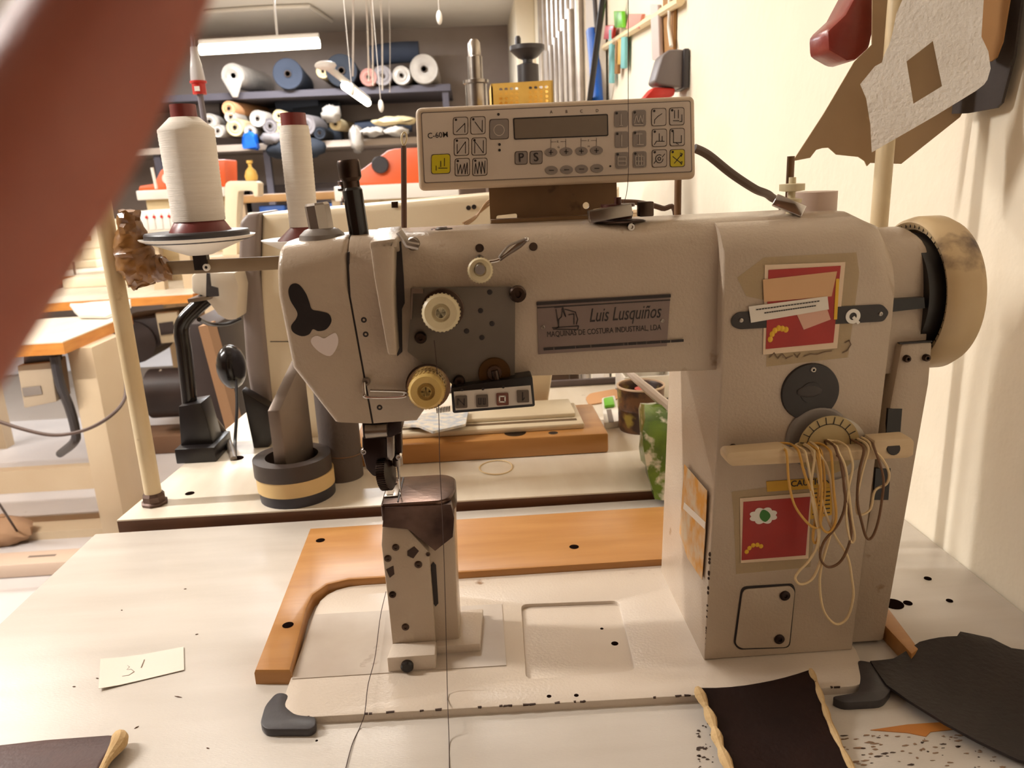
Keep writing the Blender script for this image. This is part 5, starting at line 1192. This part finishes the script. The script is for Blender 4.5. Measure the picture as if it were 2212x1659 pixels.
# ------------------------------------------------------------------ fabric shelves on the back wall
shm = mat('shelf_dark', (74, 68, 74), .7)
YSf = 6.55
z1, z2 = PY(700, 192, YSf).z, PY(700, 304, YSf).z
xR = PY(972, 172, YSf).x; xR2 = PY(1080, 290, YSf).x
sh = thing('fabric_shelf', (-1.6, 7.0, FZ), 'dark wall rack carrying the fabric rolls on the back wall', 'shelf')
G().bb(-4.6, xR, YSf, 7.39, z1-.05, z1).out('shelf_board', shm, sh)
G().bb(-4.6, xR2, YSf, 7.39, z2-.05, z2).out('shelf_board', mat('shelf_pale', (168, 150, 134), .7), sh)
G().bb(-4.6, xR2, YSf, 7.39, -.10, -.05).out('shelf_board', shm, sh)
for px in (968, 610, 570, 330):
    x = PY(px, 300, YSf).x; G().bb(x-.025, x+.025, YSf+.02, YSf+.07, FZ, (z1 if px == 968 else z2)-.05).out('shelf_post', shm, sh)
slate = mat('fabric_slate', (50, 56, 70), .85, var=(38, 44, 56), vs=4)
charc = mat('fabric_charcoal', (30, 34, 42), .85, var=(22, 26, 34), vs=4)
wfab = mat('fabric_white', (186, 176, 164), .8, var=(164, 154, 142), vs=6, bump=.2, bs=30)
cfab = mat('fabric_cream', (206, 186, 144), .8, var=(186, 164, 120), vs=5)
gfab = mat('fabric_grey', (122, 114, 112), .85, var=(118, 110, 108), vs=5)
ofab = mat('fabric_orange', (206, 150, 104), .85)
plast = mat('plastic_wrap', (178, 168, 156), .3, var=(150, 140, 130), vs=10, bump=.6, bs=14, coat=.5)
corem = mat('cardboard_core', (70, 54, 42), .8)
def froll(px, py, rp, m_, label, y=None, L=.8, core=True, zshelf=None):
    y = y or YSf-.05; c = PY(px, py, y); r = rp*y/1661*1.02
    if zshelf is not None: c = V((c.x, c.y, zshelf+r))
    t = thing('fabric_roll', c, label, 'fabric roll', 'fabric rolls on the back shelf')
    rc0 = r*.22; axv = (random.uniform(-.10, .10), 1, random.uniform(.0, .04))
    G().lathe([(rc0, .01), (r*.5, .0), (r*.72, .006), (r*.96, 0), (r, .01), (r, L), (rc0, L)], c, axv, 26).out('rolled_fabric', m_, t)
    if core: G().lathe([(rc0, -.006), (rc0, L), (rc0*.8, L), (rc0*.8, -.006), (rc0, -.006)], c, axv, 16).out('core_tube', corem, t)
    return t
r1 = froll(503, 163, 23, plast, 'plastic-wrapped white roll with a hanging flap on the upper shelf', core=False)
c = PY(500, 172, YSf-.07)
G().prism([c+V((-.08, 0, .02)), c+V((.085, 0, .0)), c+V((.03, 0, -.13)), c+V((-.01, 0, -.13))], (0, .02, 0)).bev(.006).out('wrap_flap', plast, r1)
froll(622, 165, 29, slate, 'thick slate blue roll on the upper shelf', zshelf=z1)
froll(697, 154, 13, cfab, 'small cream roll beside the big black roll')
froll(738, 160, 31, charc, 'largest black roll on the upper shelf', zshelf=z1)
froll(795, 160, 17, mat('fabric_rose', (150, 104, 92), .85), 'dusty rose roll on the upper shelf', zshelf=z1)
froll(826, 162, 19, gfab, 'pale grey roll on the upper shelf', zshelf=z1)
froll(866, 154, 18, plast, 'small plastic-wrapped roll on the upper shelf', zshelf=z1)
froll(915, 140, 28, plast, 'big plastic-wrapped cream roll at the right end of the upper shelf', zshelf=z1)
for a, b, r, m_, lab in (((800, 122), (905, 112), 20, slate, 'long slate roll lying crosswise on top of the upper shelf'), ((600, 232), (690, 224), 18, slate, 'slate roll lying crosswise under the upper shelf'),
                       ((640, 252), (735, 244), 22, charc, 'navy roll lying crosswise in the lower heap'), ((425, 235), (480, 232), 20, gfab, 'grey roll lying crosswise at the left of the lower heap'),
                       ((640, 300), (740, 294), 17, charc, 'black roll lying crosswise on the lower shelf'), ((770, 277), (830, 272), 13, slate, 'dark roll lying crosswise behind the antenna'), ((830, 277), (890, 272), 12, charc, 'black roll lying crosswise at the right of the lower shelf')):
    yy = YSf+.35; p, q = PY(*a, yy), PY(*b, yy)
    g = G().tube(cr([p, (p+q)/2+V((0, 0, .01)), q], 4), r*yy/1661, 18); g.out('cross_roll', m_, None, lab, 'fabric roll', 'crosswise fabric rolls')
mids = [(494, 234, 14, ofab, 'orange tan roll in the lower heap'), (498, 252, 12, wfab, 'small white roll under the orange tan roll'), (507, 275, 17, cfab, 'cream roll with dark core in the lower heap, left'),
        (556, 256, 16, wfab, 'white roll in the lower heap beside the blue bag'), (583, 272, 15, gfab, 'grey roll in the middle of the lower heap'), (602, 250, 12, cfab, 'upper of the two stacked cream rolls'),
        (606, 278, 13, cfab, 'lower of the two stacked cream rolls'), (628, 282, 10, gfab, 'smallest grey roll in the lower heap'), (660, 270, 20, gfab, 'large grey roll above the narrow thread cone'),
        (724, 268, 12, cfab, 'cream roll under the white draped cloth'), (452, 262, 15, wfab, 'long white roll at the left of the lower heap'), (470, 283, 12, wfab, 'white roll half hidden behind the wide thread cone'), (540, 283, 12, wfab, 'white roll above the blue bag'), (690, 287, 12, charc, 'black roll at the end of the lower heap')]
for a in mids: froll(*a)
for x0, y0, w_, h_, m_, lab in ((716, 246, 20, 16, plast, 'white cloth draped over the rolls'), (590, 300, 26, 12, gfab, 'grey cloth hanging from the heap'), (770, 300, 14, 26, plast, 'white plastic hanging by the lower shelf end'), (805, 285, 24, 8, wfab, 'pale folded fabric on the lower shelf'), (855, 283, 24, 9, wfab, 'white folded fabric at the right of the lower shelf'), (640, 322, 60, 22, charc, 'black cloth heap under the lower shelf'), (850, 262, 45, 8, cfab, 'flat cream fabric lying on the lower shelf')):
    c = PY(x0, y0, YSf-.1); k = YSf/1661
    G().ball(c, (w_*k, .09, h_*k), 16).jitter(.012).out('draped_cloth', m_, None, lab, 'cloth', 'cloths on the back shelf', sm=3)
c = PY(535, 300, YSf-.16); k = YSf/1661
G().prism([c+V((-14*k, 0, -18*k)), c+V((16*k, 0, -20*k)), c+V((14*k, 0, 8*k)), c+V((2*k, 0, 17*k)), c+V((-10*k, 0, 6*k))], (0, .1, 0)).bev(.02, 2).jitter(.008).out('blue_bag', bluep, None, 'bright blue bag hanging from the fabric shelf', 'bag')
for px, lab in ((470, 'dark cardboard box under the shelf at left'), (590, 'dark cardboard box under the middle of the shelf'), (700, 'dark cardboard box under the right of the shelf')):
    c = PY(px, 360, YSf+.4); G().bb(c.x-.2, c.x+.2, YSf+.3, YSf+.7, -.05, .48).bev(.01).out('storage_box', mat('box_dark', (70, 60, 58), .8), None, lab, 'box', 'storage boxes under the fabric shelf')

# ------------------------------------------------------------------ hanging lamps, cords and pulls
hl = thing('hanging_lamp', PY(560, 98, 4.6), 'long lit tube lamp hanging in front of the fabric shelves', 'lamp')
a, b = PY(432, 108, 4.6), PY(690, 93, 4.6)
G().tube([a, b], .026, 14).out('tube', glow, hl)
G().tube([a+V((0, 0.0, .035)), b+V((0, .0, .035))], .018, 6).out('housing', lampw, hl)
G().tube([PY(600, 90, 4.6), PY(586, -60, 4.6)], .006, 6).out('hanger', lampw, hl)
h2 = thing('hanging_lamp', PY(800, 200, 4.6), 'small lit tube lamp seen end-on above the antenna', 'lamp')
x2, zz2 = -.69, 1.0
p_a, p_m, p_b = V((x2, 4.15, zz2+.03)), V((x2, 4.75, zz2)), V((x2, 5.75, zz2))
G().tube([p_a, V((x2, 5.8, zz2+.03))], .018, 8).out('housing', lampw, h2)
G().tube([p_m, p_b], .024, 12).out('tube', glow, h2)
G().ball(p_a, (.055, .05, .022), 12).out('end_cap', lampw, h2)
cordm = mat('cord_white', (216, 208, 200), .6)
for i, (x0, y0, x1, y1, yy) in enumerate(((762, 165, 760, 60, 4.2), (797, 175, 785, -40, 4.9), (806, 185, 796, -40, 5.0), (826, 195, 818, -40, 5.3), (842, 200, 836, -40, 5.3))):
    p, q = PY(x0, y0, yy), PY(x1, y1, yy); d = (q-p).normalized(); q = p+d*((CZ-p.z)/d.z)
    G().tube(cr([p, (p+q)/2+V((.01, 0, 0)), q], 4), .005 if i < 4 else .002, 6).out('lamp_cord', cordm, h2)
for px, py, yy, lab in ((949, 38, 2.6, 'white pull knob hanging highest left of the pilaster'), (760, 193, 2.8, 'white pull knob hanging below the small lamp cap'), (823, 229, 2.8, 'white pull knob in front of the small lit tube')):
    c = PY(px, py, yy); t = thing('pull_knob', c, lab, 'pull knob', 'hanging pull knobs')
    G().ball(c, (.0095, .0095, .021), 14).out('knob', white, t)
    G().tube([c+V((0, 0, .018)), V((c.x, c.y, CZ))], .0011, 5).out('pull_cord', cordm, t)
# ceiling conduit
q = [PZ(a, b, CZ-.02) for a, b in ((440, 26), (560, 18), (655, 14), (672, 17), (716, 46))]
G().tube(cr(q, 6), .016, 8).out('ceiling_conduit', mat('conduit_grey', (196, 188, 178), .5), None, 'pale conduit pipe along the ceiling', 'pipe')
# hanging red power connector
yc = 1.7
hc_ = thing('power_connector', PY(432, 180, yc), 'red and clear power connector hanging above the wide thread cone', 'connector')
k = yc/1661
p = PY(432, 204, yc)
G().lathe([(0, 0), (13*k, 0), (13*k, 20*k), (16*k, 21*k), (16*k, 25*k), (0, 25*k)], p, (0, 0, 1), 20).out('red_body', redp, hc_)
G().lathe([(0, 25*k), (14*k, 25*k), (13*k, 40*k), (11*k, 55*k), (8*k, 70*k), (7*k, 88*k), (0, 88*k)], p, (0, 0, 1), 20).out('clear_sleeve', mat('clear_plastic', (216, 212, 210), .15, alpha=.65), hc_)
G().bb(p.x-5*k, p.x+5*k, p.y-13.5*k, p.y-12*k, p.z+5*k, p.z+14*k).out('white_label', white, hc_)
G().tube([p, p+V((.002, 0, -90*k))], 6*k, 10).out('lower_cable', mat('cable_greyblue', (120, 112, 118), .5), hc_)
G().tube([p+V((0, 0, 86*k)), V((p.x-.02, p.y, CZ))], 4*k, 8).out('upper_cable', mat('cable_greyblue', (120, 112, 118), .5), hc_)

# ------------------------------------------------------------------ along the right wall
ORD = ('first', 'second', 'third', 'fourth', 'fifth', 'sixth', 'seventh', 'eighth', 'ninth')
tubem = mat('tube_metal', (188, 180, 172), .3, metal=.8, var=(160, 150, 142), vs=10)
def to_floor(top, mid):
    d = (mid-top); return top+d*((FZ-top.z)/d.z)
for i, px in enumerate((1169, 1179, 1189, 1199, 1209, 1219, 1230, 1241, 1252)):
    t0 = PX(px, 80, .518); G().tube([V((.518, t0.y, FZ)), V((.522, t0.y+.03, 1.72))], .020, 10).out('metal_tube', tubem, None, 'tall grey metal tube on the right wall, '+ORD[i]+' from the far end', 'tube', 'tall metal tubes against the right wall')
for i, (tx_, ty_, bx2) in enumerate(((1183, 110, 1203), (1191, 98, 1213), (1201, 82, 1224), (1211, 68, 1236), (1222, 42, 1250), (1232, 20, 1258))):
    tp_ = PX(tx_, ty_, .488); md = PX(bx2, 215, .470)
    ft_ = V((.484, tp_.y-.05, FZ))
    G().tube([ft_, tp_], .015, 10).out('short_tube', tubem, None, 'shorter leaning metal tube on the right wall, '+ORD[i]+' from the far end', 'tube', 'leaning metal tubes by the right wall')
p = PX(1277, 100, .50)
G().bb(.505, .530, p.y-.16, p.y+.16, FZ, 1.5).out('grey_board', mat('board_grey', (206, 196, 184), .6), None, 'pale grey board standing beside the metal tubes', 'board')
p, q = PX(1306, -30, .46), PX(1274, 215, .46); 
G().tube([to_floor(p, q), p], .011, 8).out('black_rod', black, None, 'black rod leaning in front of the pale grey board', 'rod')
p, q = PX(1283, -40, .50), PX(1290, 70, .50)
G().tube([p, q], .010, 8).out('hanging_rope', dk, None, 'brown rope hanging beside the black rod', 'rope')
p, q = PX(1281, 66, .49), PX(1290, 230, .49)
G().tube([p, (p+q)/2, q], [.026, .022, .026], 12).jitter(.002).out('blue_roll', bluep, None, 'bright blue roll behind the black rod', 'roll')
rl = thing('wall_rail', PX(1380, 60, .53), 'pale wooden rail fixed along the right wall', 'rail')
p, q = PX(1297, 108, .525), PX(1470, 2, .525)
G().tube([p, q], .011, 8).out('rail_bar', mat('rail_wood', (236, 214, 172), .6), rl)
rb = [(1372, 30, 1365, 62, 14, mat('cloth_pink', (226, 150, 136), .7), 'pink cloth hung over the wall rail'), (1334, 24, 1336, 60, 9, greenp, 'light green strap hung on the wall rail'), (1316, 55, 1312, 85, 9, redp, 'red cloth hung on the wall rail'),
      (1318, 62, 1318, 180, 3, mat('cloth_teal', (126, 190, 190), .7), 'teal ribbon hanging below the wall rail'), (1332, 88, 1330, 160, 3, card2, 'brown ribbon hanging below the wall rail'), (1345, 80, 1344, 148, 4, mat('cloth_teal', (126, 190, 190), .7), 'wider teal ribbon hanging below the wall rail'), (1337, 85, 1335, 140, 4, yellowp, 'yellow ribbon hanging below the wall rail'), (1412, 10, 1416, 130, 8, mat('cloth_grey', (206, 190, 184), .7), 'greyish cloth strip hanging at the near end of the rail')]
for x0, y0, x1, y1, hw_, m_, lab in rb:
    a, b = PX(x0-hw_, y0, .515), PX(x0+hw_, y0, .515); c_, d_ = PX(x1+hw_, y1, .515), PX(x1-hw_, y1, .515)
    G().prism([a, b, c_, d_], (.012, 0, 0)).bev(.003).out('hanging_strip', m_, None, lab, 'cloth strip', 'strips hanging on the wall rail')
st = thing('wall_strap', PX(1446, 60, .53), 'tan vertical wall batten with a white cord above the socket', 'batten')
a, b, c_, d_ = PX(1432, -20, .53), PX(1456, -20, .53), PX(1454, 106, .53), PX(1432, 118, .53)
G().prism([a, b, c_, d_], (.008, 0, 0)).out('batten', card2, st)
G().tube(cr([PX(1446, -30, .525), PX(1446, 30, .522), PX(1445, 60, .522), PX(1450, 100, .522)], 5), .0045, 8).out('white_cord', white, st)
sk_ = thing('wall_socket', PX(1470, 150, .53), 'grey industrial wall socket with a red plug above the control panel', 'socket')
ysk = 1.95
G().prism(poly_y([(1478, 104), (1490, 104), (1489, 190), (1476, 190)], ysk), (0, .10, 0)).bev(.003).out('socket_plate', darkgrey, sk_)
G().prism(poly_y([(1434, 116), (1446, 106), (1478, 106), (1476, 190), (1424, 182), (1414, 176), (1430, 120)], ysk+.01), (0, .08, 0)).bev(.012, 3).out('socket_body', mat('socket_grey', (112, 102, 100), .45), sk_)
G().prism(poly_y([(1412, 188), (1460, 189), (1458, 206), (1440, 215), (1390, 214)], ysk+.02), (0, .06, 0)).bev(.006).out('red_plug', redp, sk_)
# press column, crank wheel and yellow basket behind the control panel
yq_ = 2.05; k = yq_/1661
pr = thing('column_press', (PY(1100, 300, yq_).x, yq_, FZ), 'grey column press with a crank wheel behind the control panel', 'machine')
p = PY(1031, 230, yq_)
G().lathe([(0, -.1), (22*k, -.1), (22*k, 42*k), (26*k, 44*k), (26*k, 50*k), (15*k, 52*k), (15*k, 94*k), (13*k, 96*k), (12*k, 120*k), (8*k, 126*k), (0, 126*k)], p, (0, 0, 1), 24).out('press_column', steel, pr)
p2 = PY(1143, 220, yq_)
G().lathe([(0, -.1), (22*k, -.1), (22*k, 70*k), (10*k, 74*k), (10*k, 80*k), (20*k, 84*k), (35*k, 98*k), (35*k, 106*k), (28*k, 106*k), (10*k, 92*k), (0, 92*k)], p2, (0, 0, 1), 28).out('crank_wheel', darkgrey, pr)
G().lathe([(0, 0), (6*k, 0), (6*k, 34*k), (4*k, 38*k), (0, 38*k)], PY(1120, 122, yq_), (0, 0, 1), 12).out('crank_handle', darkgrey, pr)
G().bb(PY(985, 300, yq_).x, PY(1230, 300, yq_).x, yq_-.1, yq_+.25, FZ, p.z-.09).bev(.01).out('press_body', mat('press_brown', (96, 74, 58), .6), pr)
yb_ = 1.80
bk = thing('yellow_basket', PY(1128, 224, yb_), 'yellow perforated plastic basket on top of the column press', 'basket')
bo2 = poly_y([(1060, 181), (1194, 173), (1196, 232), (1063, 240)], yb_)
hs = []
for gi, gx in enumerate((1082, 1146)):
    for i in range(4):
        for j in range(4):
            px = gx+i*11.5; py = 193+j*10-(px-1082)*.055
            hs.append([PY(px+4*math.cos(2*PI*a_/8), py+3.4*math.sin(2*PI*a_/8), yb_) for a_ in range(8)])
G().prismh(bo2, hs, (0, .004, 0)).out('basket_front', yellowp, bk)
x0, x1, zb, zt = bo2[0].x, bo2[1].x, bo2[2].z, bo2[0].z
G().bb(x0, x0+.004, yb_, yb_+.14, zb, zt).out('basket_side', yellowp, bk); G().bb(x1-.004, x1, yb_, yb_+.14, zb, zt).out('basket_side', yellowp, bk)
G().bb(x0, x1, yb_+.136, yb_+.14, zb, zt).out('basket_back', yellowp, bk); G().bb(x0, x1, yb_, yb_+.14, zb, zb+.003).out('basket_floor', yellowp, bk)
G().bb(x0-.02, x1+.02, yb_-.02, yb_+.16, FZ, zb).bev(.01).out('basket_cabinet', mat('cabinet_brown', (88, 66, 50), .6), None, 'brown cabinet carrying the yellow basket', 'cabinet')
